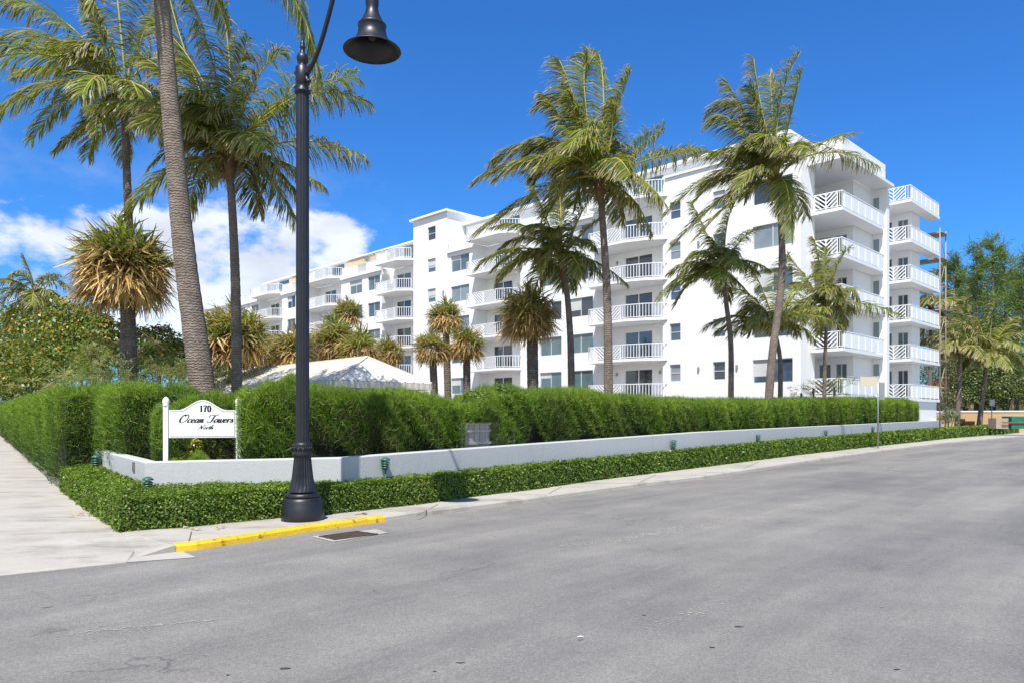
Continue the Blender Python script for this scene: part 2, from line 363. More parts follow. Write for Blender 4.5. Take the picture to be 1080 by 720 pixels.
# apron surface, from hedge corner to the road edge at left
ca = Vector((outer[0].x, outer[0].y, .079)); cb = Vector((inner[0].x, inner[0].y, .079))
g0 = Vector((apron[0].x, apron[0].y, .012))
for p_ in LO[:2] + HO: p_.z = .08
top_l = [cb, LO[1] + Vector((.2, .2, 0)), LO[0] + Vector((.2, .2, 0)), HO[2], HO[1], HO[0]]
low = [Vector((p.x, p.y, .006)) for p in apron]
mb2 = MB()
vs = [ca, cb] + top_l[1:] + low[1:]
fan = [tuple(v) for v in ([ca] + low[1:4])]
def quadstrip(mb, a, b):
    n = min(len(a), len(b)); v = [tuple(p) for p in a[:n]] + [tuple(p) for p in b[:n]]; mb.add(v, [(i, i + 1, n + i + 1, n + i) for i in range(n - 1)])
up = [ca, ca.lerp(cb, .5), cb, top_l[1], top_l[2], top_l[3], top_l[4] , top_l[5]]
lo_ = [Vector((KI[0].x, KI[0].y, .008)), low[1], low[2], low[3], low[4], low[5], low[6], low[7]]
mids = [u.lerp(l, .55) + Vector((0, 0, .02 if i > 1 else 0)) for i, (u, l) in enumerate(zip(up, lo_))]
mb.add([tuple(low[1]), (K[0].x, K[0].y, .006), (KI[0].x, KI[0].y, .008)], [(0, 1, 2)])
edge_ = [low[i] for i in range(1, 8)]; mb.add([tuple(p) for p in edge_] + [(p.x, p.y, -.02) for p in edge_], [(i, i + 1, 8 + i, 7 + i) for i in range(6)])
quadstrip(mb, lo_, mids); quadstrip(mb, mids, up)
struct(mb.build('sidewalk', 'concrete'))
# gutter edge strip in front of the kerb start
struct(MB().add([tuple(Vector((p.x, p.y, .0055))) for p in (G(207, 587.5), G(192, 581.3), K[1], K[0], G(133, 593))], [(0, 1, 2, 3, 4)]).build('gutter_apron', 'concrete'))
# joints in the pavement
jm = MB()
for (a, b) in ((G(199, 568, .12), G(202, 557, .12)), (G(440, 540, .12), G(462, 529, .12)), (G(575, 520, .12), G(592, 511, .12)), (G(675, 506, .12), G(692, 498.5, .12)), (G(785, 492, .12), G(800, 485.5, .12))):
    a.z = b.z = .0835; jm.bar(a, b, .014, .002)
struct(jm.build('pavement_joint', 'soil'))
def kerbmesh(pts, name, mat, h=.085, z0=-.02):
    o_ = pts; i_ = offs(pts, KB + .004); m = MB(); n = len(pts)
    v = []
    for a, b in zip(o_, i_):
        d = (b - a).normalized(); v += [(a.x, a.y, z0), (a.x + d.x * .012, a.y + d.y * .012, h - .025), (a.x + d.x * .035, a.y + d.y * .035, h), (b.x, b.y, h), (b.x, b.y, z0)]
    f = []
    for i in range(n - 1):
        for k in range(4): f.append((i * 5 + k, (i + 1) * 5 + k, (i + 1) * 5 + k + 1, i * 5 + k + 1))
    m.add(v, f); m.f += [(4, 3, 2, 1, 0), tuple((n - 1) * 5 + k for k in range(5))]; m.m += [0, 0]; m.sm += [False] * 2
    return m.build(name, mat)
def densify(pts, step=.25):
    out = []
    for a, b in zip(pts[:-1], pts[1:]):
        n = max(1, int((b - a).length / step)); out += [a.lerp(b, i / n) for i in range(n)]
    return out + [pts[-1]]
yk = densify(K[1:6]); 
struct(kerbmesh(yk, 'yellow_kerb', 'yellow_paint', .086))
struct(kerbmesh(K[5:], 'kerb', 'concrete'))
# kerb start, grey and flush, rising to the yellow paint
a0 = densify([K[0], K[1]], .12); 
mm = MB(); ii = offs(a0, KB); n0 = len(a0)
for i in range(n0 - 1):
    h0 = .006 + .078 * i / (n0 - 1); h1 = .006 + .078 * (i + 1) / (n0 - 1)
    mm.add([(a0[i].x, a0[i].y, h0), (a0[i + 1].x, a0[i + 1].y, h1), (ii[i + 1].x, ii[i + 1].y, h1), (ii[i].x, ii[i].y, h0), (a0[i].x, a0[i].y, -.01), (a0[i + 1].x, a0[i + 1].y, -.01)], [(0, 1, 2, 3), (4, 5, 1, 0)])
struct(mm.build('kerb_ramp', 'concrete'))

# worn pale marks, stains and litter on the road (real thin patches, 4 mm steps)
mottled('worn_patch', (.30, .285, .25), (.42, .40, .36), 9, .9, .3)
mottled('tar', (.05, .05, .052), (.07, .07, .072), 5, .6, .3)
def wornpatch(px0, py0, px1, py1, w, seed, dens=260):
    r = random.Random(seed); a = G(px0, py0, .004); b = G(px1, py1, .004); m = MB(); d = (b - a); L = d.length; d.normalize(); nrm = Vector((-d.y, d.x, 0)); w *= 2.2; dens *= 1.7
    cs = [(r.random(), r.gauss(0, w * .25), r.uniform(.08, .3)) for _ in range(int(L * 3) + 3)]
    for k in range(int(L * dens)):
        c = r.choice(cs); u = c[0] + r.gauss(0, c[2]) / L; v = c[1] + r.gauss(0, w * .16); p = a + d * L * u + nrm * v; s = r.uniform(.002, .009)
        q = [(p.x + d.x * s * 2.2 * math.cos(t) * r.uniform(.5, 1.3) + nrm.x * s * math.sin(t), p.y + d.y * s * 2.2 * math.cos(t) + nrm.y * s * math.sin(t) * r.uniform(.5, 1.3), .004 + k * 5e-7) for t in [i * math.pi / 2.5 for i in range(5)]]
        m.add(q, [tuple(range(5))])
    return m
m_ = wornpatch(588, 577, 706, 561, .16, 1); w2 = wornpatch(650, 566, 770, 549, .15, 2); w3 = wornpatch(110, 664, 205, 654, .05, 3, 130); w5 = wornpatch(690, 655, 750, 641, .10, 6, 60)
for w in (w2, w3, w5): m_.add(w.v, w.f)
o = m_.build('worn_road_paint', 'worn_patch'); o['kind'] = 'stuff'
tm = MB(); rr = random.Random(5)
for (px, py) in ((485, 698), (458, 707), (750, 682), (930, 640), (612, 674), (655, 600), (745, 577), (680, 648), (780, 660), (945, 705), (300, 704), (240, 711), (1015, 600), (395, 622)):
    c = G(px, py, .0045); s = rr.uniform(.006, .016)
    tm.add([(c.x + s * 1.7 * math.cos(t) * rr.uniform(.4, 2.0), c.y + s * math.sin(t) * rr.uniform(.3, 1.4), .0045) for t in [i * math.pi / 4 for i in range(8)]], [tuple(range(8))])
o = tm.build('tar_spots', 'tar'); o['kind'] = 'stuff'
lit = MB(); c = G(612, 670, .012); lit.add([(c.x - .025, c.y, .005), (c.x + .01, c.y - .01, .008), (c.x + .03, c.y + .006, .005), (c.x, c.y + .014, .009)], [(0, 1, 2, 3)])
tag(lit.build('paper_scrap', 'sign_white'), 'tiny white scrap of paper lying on the open asphalt', 'litter')

# storm drain
dr = empty('storm_drain', G(365, 563, 0)); O0 = dr.location
def loc(p, o): return (p.x - o.x, p.y - o.y, p.z - o.z)
fr = [G(328, 565, .006), G(396.7, 557.5, .006), G(409, 561.2, .006), G(352, 570.6, .006)]
gr = [G(336.5, 565.2, .012), G(378, 559.6, .012), G(398, 562.4, .012), G(352, 568.6, .012)]
MB().add([loc(p, O0) for p in fr], [(0, 3, 2, 1)]).build('concrete_frame', 'concrete', dr)
gm = MB(); n = 13
for i in range(n):
    u = (i + .5) / n; a = gr[0].lerp(gr[1], u); b = gr[3].lerp(gr[2], u); gm.bar(loc(a, O0), loc(b, O0), .028, .012)
for u in (0, .5, 1): gm.bar(loc(gr[0].lerp(gr[3], u), O0), loc(gr[1].lerp(gr[2], u), O0), .03, .014)
gm.build('iron_grate', 'dark_grate', dr)
tag(dr, 'rusty storm drain grate in a concrete frame against the yellow kerb', 'storm drain')

# ------------------------------------------------------------------ low stucco wall
WP = [(Vector((-9.1, 15.9, 0)), .86), (Vector((-5.76, 11.42, 0)), .86), (Vector((-2.75, 11.85, 0)), .905), (Vector((-1.95, 12.75, 0)), .93), (Vector((.69, 15.9, 0)), 1.0), (Vector((5.7, 22.0, 0)), 1.12), (Vector((11.9, 30.2, 0)), 1.16), (Vector((33.0, 56.0, 0)), 1.34)]
def wallmesh(WP, th=.2, z0=0.0):
    pts = [w[0] for w in WP]
    dens = []; zz = []
    for i in range(len(pts) - 1):
        n = 6; 
        for k in range(n): dens.append(pts[i].lerp(pts[i + 1], k / n)); zz.append(WP[i][1] + (WP[i + 1][1] - WP[i][1]) * k / n)
    dens.append(pts[-1]); zz.append(WP[-1][1]); back = offs(dens, th); n = len(dens); v = []
    for a, b, z in zip(dens, back, zz):
        d = (b - a).normalized() * .02
        v += [(a.x, a.y, z0), (a.x, a.y, z - .02), (a.x + d.x, a.y + d.y, z), (b.x - d.x, b.y - d.y, z), (b.x, b.y, z - .02), (b.x, b.y, z0)]
    f = []
    for i in range(n - 1):
        for k in range(5): f.append((i * 6 + k, (i + 1) * 6 + k, (i + 1) * 6 + k + 1, i * 6 + k + 1))
    m = MB(); m.add(v, f); m.f += [(5, 4, 3, 2, 1, 0), tuple((n - 1) * 6 + k for k in range(6))]; m.m += [0, 0]; m.sm += [False] * 2
    return m
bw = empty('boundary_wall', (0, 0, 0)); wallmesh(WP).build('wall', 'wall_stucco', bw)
tag(bw, 'low white stucco boundary wall running between the clipped hedges along the street', 'wall')
# bronze number plate on the left return of the wall
pa = WP[0][0]; pb = WP[1][0]; q = pa.lerp(pb, .835); dv = (pb - pa).normalized(); nv = Vector((-dv.y, dv.x, 0)) * -1
pl = MB(); cpt = q + nv * .008 + Vector((0, 0, .73)); pl.bar(cpt - dv * .09, cpt + dv * .09, .016, .16); pl.mi = 1
for u in (-.055, 0, .055): pl.bar(cpt + dv * (u - .008) + nv * .01, cpt + dv * (u + .008) + nv * .01, .006, .09)
pl.build('number_plate', ['bronze', 'sign_line'], bw)
# soil behind and lawn of the lot
wb = offs([w[0] for w in WP], .1)
lotp = [(p.x, p.y) for p in wb] + [(46, 75), (60, 140), (-90, 160), (-60, 88)]
struct(MB().prism(lotp, -.03, .45).build('lot_ground', 'soil'))
struct(MB().prism([(33.2, 56.2), (110, 136), (90, 160), (38, 78)], -.03, .16).build('side_lawn', 'lawn'))

# ------------------------------------------------------------------ building
P0 = Vector((15.9, 44.4, 0)); BROT = math.atan2(-.7134, .7008)
bld = empty('apartment_building', P0, BROT)
tag(bld, 'white six storey apartment block with stacked balconies and lattice railings behind the hedge', 'building')
FZ = [2.9 + 2.75 * k for k in range(5)] + [16.85]
def holes_wall(m, s0, s1, z0, z1, t, holes, depth=.16):
    """front wall sheet facing -t, holes = (sa, sb, za, zb); x = -s"""
    x0, x1 = -s1, -s0; hs = [(-b, -a, c, d) for a, b, c, d in holes]
    xs = sorted({x0, x1, *[h[0] for h in hs], *[h[1] for h in hs]}); zs = sorted({z0, z1, *[h[2] for h in hs], *[h[3] for h in hs]})
    xs = [x for x in xs if x0 <= x <= x1]; zs = [z for z in zs if z0 <= z <= z1]
    for i in range(len(xs) - 1):
        for j in range(len(zs) - 1):
            cx, cz = (xs[i] + xs[i + 1]) / 2, (zs[j] + zs[j + 1]) / 2
            if any(h[0] < cx < h[1] and h[2] < cz < h[3] for h in hs): continue
            m.add([(xs[i], t, zs[j]), (xs[i + 1], t, zs[j]), (xs[i + 1], t, zs[j + 1]), (xs[i], t, zs[j + 1])], [(0, 1, 2, 3)])
    for a, b, c, d in hs:
        e = t + depth
        m.add([(a, t, c), (b, t, c), (b, t, d), (a, t, d), (a, e, c), (b, e, c), (b, e, d), (a, e, d)], [(0, 4, 5, 1), (1, 5, 6, 2), (2, 6, 7, 3), (3, 7, 4, 0)])
wall = MB(); WIN = []; DOORS = []
rngw = random.Random(3)
def glasspick(k, s):
    return rngw.choice(['glass_dark', 'glass_dark', 'glass_teal', 'glass_teal', 'glass_blue', 'glass_pale'])
def add_window(sa, sb, za, zb, t, kind, mat=None): WIN.append((sa, sb, za, zb, t, kind, mat))
def seg(s0, s1, ztop, t, wins, kinds, nf=5, zb=.3):
    hs = []
    for (a, b), kind in zip(wins, kinds):
        for k in range(nf):
            if kind == 'big': za, zc = FZ[k] + .78, FZ[k] + 2.22
            else: za, zc = FZ[k] + 1.08, FZ[k] + 2.25
            hs.append((a, b, za, zc)); add_window(a, b, za, zc, t + .10, kind)
    holes_wall(wall, s0, s1, zb, ztop, t, hs)
def recess(s0, s1, door, t=1.2, nf=6, ztop=16.65, side_left=True):
    hs = []
    for k in range(min(nf, 5)):
        hs.append((door[0], door[1], FZ[k] + .02, FZ[k] + 2.15)); add_window(door[0], door[1], FZ[k] + .02, FZ[k] + 2.15, t + .06, 'door')
    holes_wall(wall, s0, s1, .3, ztop, t, hs, .1)
    for s_ in (s0, s1): wall.add([(-s_, 0, .3), (-s_, t, .3), (-s_, t, ztop), (-s_, 0, ztop)], [(0, 1, 2, 3)])
seg(-1.75, 7.9, 17.9, 0, [(-1.24, 1.3), (3.2, 4.06), (6.5, 7.34)], ['big', 'small', 'small'])
recess(7.9, 13.7, (9.6, 12.0))
seg(13.7, 21.7, 16.65, 0, [(14.05, 16.5), (17.2, 19.5)], ['big', 'big'])
recess(21.7, 27.07, (23.9, 26.2))
seg(27.07, 31.0, 16.65, 0, [(28.1, 30.6)], ['big'])
# stair tower
th = [(32.7, 33.9, a, a + 1.25) for a in (6.5, 9.4, 12.3, 15.1, 18.1)]
holes_wall(wall, 31.0, 36.1, .3, 20.3, -.12, th)
for h in th: add_window(*h, -.02, 'small')
wall.add([(-31, -.12, .3), (-31, 5, .3), (-31, 5, 20.3), (-31, -.12, 20.3)], [(0, 1, 2, 3)]); wall.add([(-36.1, -.12, .3), (-36.1, 5, .3), (-36.1, 5, 20.3), (-36.1, -.12, 20.3)], [(3, 2, 1, 0)])
wall.add([(-31, 5, 16), (-36.1, 5, 16), (-36.1, 5, 20.3), (-31, 5, 20.3)], [(0, 1, 2, 3)])
recess(36.1, 41.5, (38.3, 40.7))
seg(41.5, 49.3, 16.65, 0, [(41.9, 44.1), (45.2, 47.6)], ['big', 'big'])
recess(49.3, 56, (52.4, 54.8))
seg(56, 62.9, 16.65, 0, [(56.8, 58.8), (59.6, 61.6)], ['big', 'big'])
recess(62.9, 69, (66, 68.4))
seg(69, 81, 16.65, 0, [(69.3, 71.4), (73.2, 75.4)], ['big', 'big'])
wall.add([(-81, 0, .3), (-81, 16, .3), (-81, 16, 16.65), (-81, 0, 16.65)], [(3, 2, 1, 0)])
# right side outline (s, t)
RS = [(-1.75, 0), (-1.75, 1.9), (-.4, 1.9), (-.4, 5.5), (-2.7, 5.5), (-2.7, 8.8), (-3.6, 8.8), (-3.6, 9.3), (-1, 9.3), (-1, 15.5), (-3.1, 15.5), (-3.1, 17.3), (20, 17.3), (81, 16)]
def rside(ztops):
    for i in range(len(RS) - 1):
        (sa, ta), (sb, tb) = RS[i], RS[i + 1]; zt = ztops.get(i, 16.65)
        if i in (3, 9):      # notch back walls with doors
            d = [(-2.15, -.75), ] if i == 3 else [(-1.75, -1.15), (-2.85, -2.15)]
            if i == 3: d = [(-1.28, -.52), (-2.3, -1.6)]
            hs = []
            for k in range(5):
                for a, b in d: hs.append((a, b, FZ[k] + .05, FZ[k] + 2.12)); add_window(a, b, FZ[k] + .05, FZ[k] + 2.12, ta + .05, 'side')
            holes_wall(wall, sb, sa, .3, zt, ta, hs, .1)
        else:
            hs = []
            wall.add([(-sa, ta, .3), (-sb, tb, .3), (-sb, tb, zt), (-sa, ta, zt)], [(0, 1, 2, 3)])
rside({0: 17.9, 3: 16.65})
# narrow windows on the sunlit return next to the corner balconies
# roofs (flat), penthouse
roofpoly = [(-s, t) for s, t in RS[:1]] + [(-s, t) for s, t in RS[1:]] + [(-81, 0)]
MB().prism([(1.7, .05), (1.7, 1.85), (.35, 1.85), (.35, 5.55), (2.65, 5.55), (2.65, 9.25), (.9, 9.25), (.9, 15.55), (3.05, 15.55), (3.05, 17.2), (-80.9, 16), (-80.9, 1.25), (-7.9, 1.25), (-7.9, .05)], 16.4, 16.64).build('roof_slab', 'white_stucco', bld)
wall.build('facade_wall', 'white_stucco', bld)
pent = MB()
def pbox(s0, s1, t0, t1, z0, z1, m=pent): m.box(-s1, -s0, t0, t1, z0, z1)
pbox(.6, 30.9, 2.0, 13, 16.66, 19.3); pbox(36.2, 71, 2.0, 13, 16.66, 19.05); pbox(-2.55, -.6, 5.65, 8.9, 16.66, 18.95)
pbox(-1.2, .55, 3.2, 12, 16.66, 18.6)
pbox(-.3, 31, 1.6, 13.3, 19.32, 19.5); pbox(36.2, 71.5, 1.5, 13.3, 19.07, 19.22)
pbox(30.8, 36.4, -.4, 5.2, 20.31, 20.5)
pent.build('penthouse', 'white_stucco', bld)
# ledges
led = MB()
for s0, s1 in ((13.75, 21.65), (27.1, 30.95), (41.55, 49.25), (56.05, 62.85), (69.05, 81.1)): MB().box(-s1, -s0, -.22, -.003, 16.45, 16.68).build('cornice', 'white_stucco', bld)
led.box(-7.85, 1.8, -.12, -.003, 17.86, 18.0); led.build('cornice', 'white_stucco', bld)
aw = MB()
for s0, s1 in ((42.6, 46), (47.2, 51), (60, 64)): MB().box(-s1, -s0, 1.55, 1.9, 18.25, 18.75).build('awning', 'awning', bld)
pw = MB()
for s0, s1 in ((9.2, 11.8), (14.5, 17), (18.3, 20.5), (23.8, 26.3), (38, 40.5), (52, 54.5), (65, 67.5)): MB().box(-s1, -s0, 1.96, 1.995, 16.9, 18.95).build('penthouse_glazing', 'glass_teal', bld)
# lower right plinth below the corner balconies
pp = MB(); pp.box(.95, 3.72, 12.9, 19.1, .2, 2.72); pp.box(1.76, 3.5, 1.5, 8.8, .2, 2.72); pp.build('plinth', 'white_stucco', bld)

def window_obj(sa, sb, za, zb, t, kind, mat):
    x0, x1 = -sb, -sa; f = MB(); g = MB(); e = .035 if kind != 'small' else .04
    w = x1 - x0; fw = .05
    for a, b in ((x0, x0 + fw), (x1 - fw, x1)): f.box(a, b, t, t + e, za, zb)
    f.box(x0 + fw, x1 - fw, t, t + e, zb - fw, zb); f.box(x0 + fw, x1 - fw, t, t + e, za, za + fw)
    if kind == 'small':
        f.box(x0 + fw, x1 - fw, t - .012, t + e, (za + zb) / 2 - .03, (za + zb) / 2 + .03)
    elif kind in ('big', 'door', 'side'):
        f.box((x0 + x1) / 2 - .04, (x0 + x1) / 2 + .04, t - .01, t + e, za + fw, zb - fw)
    g.add([(x0, t + .02, za), (x1, t + .02, za), (x1, t + .02, zb), (x0, t + .02, zb)], [(0, 1, 2, 3)])
    nm = 'sliding_door' if kind in ('door', 'side') else 'window'
    fo = f.build(nm, 'frame_grey' if kind != 'door' else 'white_paint', bld)
    gm_ = mat or ({'door': rngw.choice(['glass_dark', 'glass_dark', 'glass_blue', 'glass_dark']), 'side': rngw.choice(['glass_dark', 'glass_blue', 'glass_teal'])}.get(kind) or glasspick(0, sa))
    g.build('pane', gm_, fo)
    if kind in ('big', 'small') and rngw.random() < .35:
        h = MB(); zz = zb - (zb - za) * rngw.uniform(.25, .75); xx1 = x1 if kind == 'small' or rngw.random() < .4 else (x0 + x1) / 2
        h.add([(x0 + fw, t + .014, zz), (xx1 - fw, t + .014, zz), (xx1 - fw, t + .014, zb - fw), (x0 + fw, t + .014, zb - fw)], [(0, 1, 2, 3)]); h.build('blind', 'blind', fo)
for w in WIN: window_obj(*w)

# railings and balconies ------------------------------------------------------
def rail(m, a, b, fill, z, h=1.0):
    """railing from a to b (x, y local), fill = list of (fraction, type)"""
    a = Vector((a[0], a[1], z)); b = Vector((b[0], b[1], z)); d = b - a; L = d.length
    if L < .05: return
    d.normalize(); upv = Vector((0, 0, 1))
    m.bar(a + upv * (h - .025), b + upv * (h - .025), .06, .05); m.bar(a + upv * .09, b + upv * .09, .04, .04)
    u = 0; tot = sum(f[0] for f in fill)
    for fr_, ty in fill:
        p0 = a + d * L * u / tot; u += fr_; p1 = a + d * L * u / tot; l = (p1 - p0).length
        m.bar(p0 + upv * .0, p0 + upv * (h - .05), .05)
        if ty == 'bal':
            n = max(2, int(l / .2))
            for i in range(1, n): q = p0 + d * l * i / n; m.bar(q + upv * .11, q + upv * (h - .05), .035)
        elif ty in ('up', 'dn'):
            n = max(4, int((l + .85) / .29)); hh = h - .16
            for i in range(-int(hh * .8 / .29) - 4, n):
                # diagonals with slope +-1 * .8
                x0_ = i * .29; pts_ = []
                s0_, s1_ = max(0, x0_), min(l, x0_ + hh / .85)
                if s1_ - s0_ < .03: continue
                za, zb_ = (s0_ - x0_) * .85, (s1_ - x0_) * .85
                if ty == 'dn': za, zb_ = hh - za, hh - zb_
                m.bar(p0 + d * s0_ + upv * (.11 + za), p0 + d * s1_ + upv * (.11 + zb_), .04, .07)
        elif ty == 'pan':
            n = max(1, round(l / 1.05))
            for i in range(n):
                q0 = p0 + d * l * (i + .09) / n; q1 = p0 + d * l * (i + .91) / n; c0 = upv * (h / 2 + .02)
                m.bar(q0 + c0, q1 + c0, .025, h - .2); m.bar(p0 + d * l * i / n, p0 + d * l * i / n + upv * (h - .05), .045)
    m.bar(b, b + upv * (h - .05), .05)
def balcony(poly, z, rails, thick=.19, solid=None, slab=True):
    """poly in (s,t)"""
    sm = MB(); sm.prism([(-s, t) for s, t in poly], z - thick, z)
    so = sm.build('balcony', 'white_paint', bld)
    rm = MB()
    for (a, b, fill) in rails: rail(rm, (-a[0], a[1]), (-b[0], b[1]), fill, z)
    rm.build('railing', 'rail_paint', so)
    if solid:
        pm = MB()
        for (a, b, h) in solid: pm.bar((-a[0], a[1], z + h / 2), (-b[0], b[1], z + h / 2), .12, h)
        pm.build('parapet', 'white_stucco', so)
    return so
CH = [(.8, 'bal'), (1, 'dn'), (1, 'up'), (.35, 'bal')]
def stack(sl, sr, ch0, ch1, rt, k_list=range(6)):
    """sl,sr: recess edges; ch0: s where the chamfer starts, ch1: s where it ends at t=0"""
    for k in k_list:
        z = FZ[k]
        poly = [(sl, -1.3), (ch0, -1.3), ((ch0 + ch1) / 2 - .1, -.85), (ch1, -.04), (sr, -.02), (sr + .02, 1.18), (sl - .02, 1.18), (sl, -.02)] if ch1 < sr else [(sl, -1.3), (ch0, -1.3), (ch1, -.4), (sr + .02, -.02), (sr + .02, 1.18), (sl - .02, 1.18), (sl, -.02)]
        e = .06; mid = ((ch0 + ch1) / 2 - .1, -.85 + e) if ch1 < sr else (ch1, -.4 + e)
        rs = [((sl - e, -.05), (sl - e, -1.3 + e), [(1, 'pan')]), ((sl - e, -1.3 + e), (ch0, -1.3 + e), [(.5, 'bal'), (1.2, 'dn'), (.12, 'bal'), (1.2, 'up'), (.4, 'bal')]), ((ch0, -1.3 + e), mid, [(1, 'bal')])]
        if ch1 < sr: rs.append((mid, (ch1 + .02, -.04 + e), [(1, 'bal')]))
        balcony(poly, z, rs)
stack(13.5, 7.9, 10.2, 7.5, 1.2); stack(27.07, 21.7, 22.9, 21.6, 1.2); stack(41.0, 36.1, 37.2, 36.2, 1.2); stack(56, 49.3, 50.2, 49.0, 1.2); stack(69, 62.9, 64, 62.7, 1.2)
for k in (3, 4, 5): balcony([(84, -1.3), (76, -1.3), (76, -.02), (84, -.02), (84, 1)] if k == 5 else [(82, -1.3), (76, -1.3), (76, -.02), (82, -.02)], FZ[k], [((82, -.1), (82, -1.24), [(1, 'pan')]), ((82, -1.24), (76.1, -1.24), [(1, 'pan'), (1, 'dn'), (1, 'bal')]), ((76.1, -1.24), (76.1, -.1), [(1, 'bal')])])
# terrace rail along the ledge on the top floor
for s0, s1 in ((21.6, 13.6), (30.9, 27.15), (49.0, 41.1), (62.6, 56.1), (76, 69.1)):
    rm = MB(); rail(rm, (-s0, -.1), (-s1, -.1), [(1, 'pan'), (.5, 'bal'), (1, 'pan')], 16.69); rm.build('terrace_railing', 'rail_paint', bld)
# corner stacks
for k in range(6):
    z = FZ[k] - (0 if k < 5 else 0)
    if k < 5:
        balcony([(-1.78, 1.3), (-3.66, 1.3), (-3.66, 7.6), (-3.4, 8.78), (-2.72, 8.78), (-2.72, 5.48), (-.42, 5.48), (-.42, 1.92), (-1.78, 1.92)], z,
                [((-1.8, 1.36), (-3.6, 1.36), [(.28, 'bal'), (1, 'dn'), (1, 'up'), (.4, 'bal')]), ((-3.6, 1.36), (-3.6, 8.3), [(.3, 'bal'), (6, 'pan')])])
    else:
        balcony([(-1.78, .9), (-4.0, .9), (-4.0, 9.0), (-2.72, 9.0), (-2.72, 5.48), (-.42, 5.48), (-.42, 1.92), (-1.78, 1.92)], z - .02, [((-3.5, 8), (-3.5, 8.7), [(1, 'bal')])],
                solid=[((-1.84, 1.2), (-3.6, 1.2), 1.15), ((-3.66, 1.14), (-3.66, 8.2), 1.15)])
    balcony([(-1.02, 12.7), (-3.9, 12.7), (-3.9, 19.3), (-3.12, 19.3), (-3.12, 15.48), (-1.02, 15.48)], FZ[k] - (.15 if k == 5 else 0),
            [((-1.1, 12.76), (-3.84, 12.76), [(1.1, 'bal'), (1, 'dn'), (1, 'up'), (.4, 'bal')]), ((-3.84, 12.76), (-3.84, 19.2), [(.3, 'bal'), (6, 'pan')])])
for (s_, t_, k_) in ((2.35, 0, 0), (2.35, 0, 2), (5.1, 0, 0), (5.1, 0, 3), (8.9, 1.2, 0), (12.7, 1.2, 0), (8.9, 1.2, 2), (12.7, 1.2, 3), (31.5, -.12, 3), (-1.5, 0, 1)):
    MB().box(-s_ - .06, -s_ + .06, t_ - .12, t_ - .002, FZ[k_] + 1.75, FZ[k_] + 1.98).build('wall_lamp', 'grey_metal', bld)
# narrow windows on the return pier (faces front, s -2.75..-3.55 at t 8.8)
for k in range(5):
    f = MB(); f.box(2.78, 3.12, 8.77, 8.795, FZ[k] + .9, FZ[k] + 2.2); fo = f.build('window', 'glass_pale', bld)

# clubhouse with ribbed hip roof ------------------------------------------------
A3 = Vector((.7134, .7008, 0)); B3 = Vector((-.7008, .7134, 0)); c0 = Vector((-5.4, 22.4, 0))
clb = empty('pavilion', c0); ez, rz_ = 2.72, 3.62
def cl(a, b, z): v = A3 * a + B3 * b; return (v.x, v.y, z)
E = [cl(0, 0, ez), cl(3.7, 0, ez), cl(3.7, 12.6, ez), cl(0, 12.6, ez)]; RR = [cl(2.1, 1.5, rz_), cl(2.1, 11.3, rz_)]
m = MB(); m.add(E + RR, [(0, 1, 4), (1, 2, 5, 4), (2, 3, 5), (3, 0, 4, 5)]); ro = m.build('roof', 'roof_metal', clb)
sm = MB()
for i in range(1, 34):
    b = 12.6 * i / 34; t = min(1, b / 1.5, (12.6 - b) / 1.3)
    p = Vector(cl(0, b, ez)); q = Vector(cl(2.1 * t, b, ez + (rz_ - ez) * t)); sm.bar(p + Vector((0, 0, .015)), q + Vector((0, 0, .015)), .05, .035)
for i in range(1, 10):
    a = 3.7 * i / 10; t = a / 2.1 if a < 2.1 else (3.7 - a) / 1.6
    p = Vector(cl(a, 0, ez)); q = Vector(cl(a, 1.5 * t, ez + (rz_ - ez) * t)); sm.bar(p + Vector((0, 0, .015)), q + Vector((0, 0, .015)), .05, .035)
sm.bar(Vector(E[0]), Vector(RR[0]), .09, .09); sm.bar(Vector(RR[0]), Vector(RR[1]), .12, .08); sm.bar(Vector(E[1]), Vector(RR[0]), .09, .09)
sm.build('roof_seam', 'roof_seam', ro)
m = MB(); m.mi = 0
for a, b in ((E[0], E[1]), (E[0], E[3]), (E[1], E[2])):
    a = Vector(a); b = Vector(b); n = int((b - a).length / .12); d = (b - a) / n
    for i in range(n): m.mi = i % 2; m.bar(a + d * i - Vector((0, 0, .12)), a + d * (i + .97) - Vector((0, 0, .12)), .02, .22)
m.build('valance', ['roof_metal', 'roof_seam'], clb)
m = MB(); m.prism([(x, y) for x, y, z in (cl(.3, .3, 0), cl(3.4, .3, 0), cl(3.4, 12.3, 0), cl(.3, 12.3, 0))], .4, 2.55); m.build('wall', 'white_stucco', clb)
tag(clb, 'low pavilion with a cream ribbed hip roof and striped valance seen over the hedge', 'pavilion')

# ------------------------------------------------------------------ street lamp
lp = Vector((-3.02, 10.5, .12)); lamp = empty('street_lamp', lp)
def ly(y): return EYE - (y - CY) * 10.5 / F - .12
prof = [(.298, -.045), (.298, 0), (.302, .02), (.298, .05), (.292, .16), (.285, .17), (.283, .24), (.262, .27), (.25, .285)]
MB().lathe(prof, n=48).build('base', 'black_iron', lamp)
sh = [(.24, .285), (.246, .31), (.235, .335), (.215, .35)]
fl = [(.20, .37, .0), (.178, .45, .05), (.152, .56, .09), (.138, .68, .10), (.126, .8, .10), (.12, .87, .08)]
MB().lathe(sh, n=48).lathe(fl, n=48, flute=1).build('pedestal', 'black_iron', lamp)
cm = MB().lathe([(.122, .87), (.14, .89), (.143, .92), (.135, .94), (.14, .96), (.138, 1.02), (.145, 1.045), (.125, 1.07), (.105, 1.08)], n=32)
for k in range(14):
    a = 2 * math.pi * k / 14; cm.tube([(.142 * math.cos(a + x), .142 * math.sin(a + x), .985 + y) for x, y in ((-.16, -.03), (-.05, .03), (.08, -.02), (.18, .03))], .011, 6)
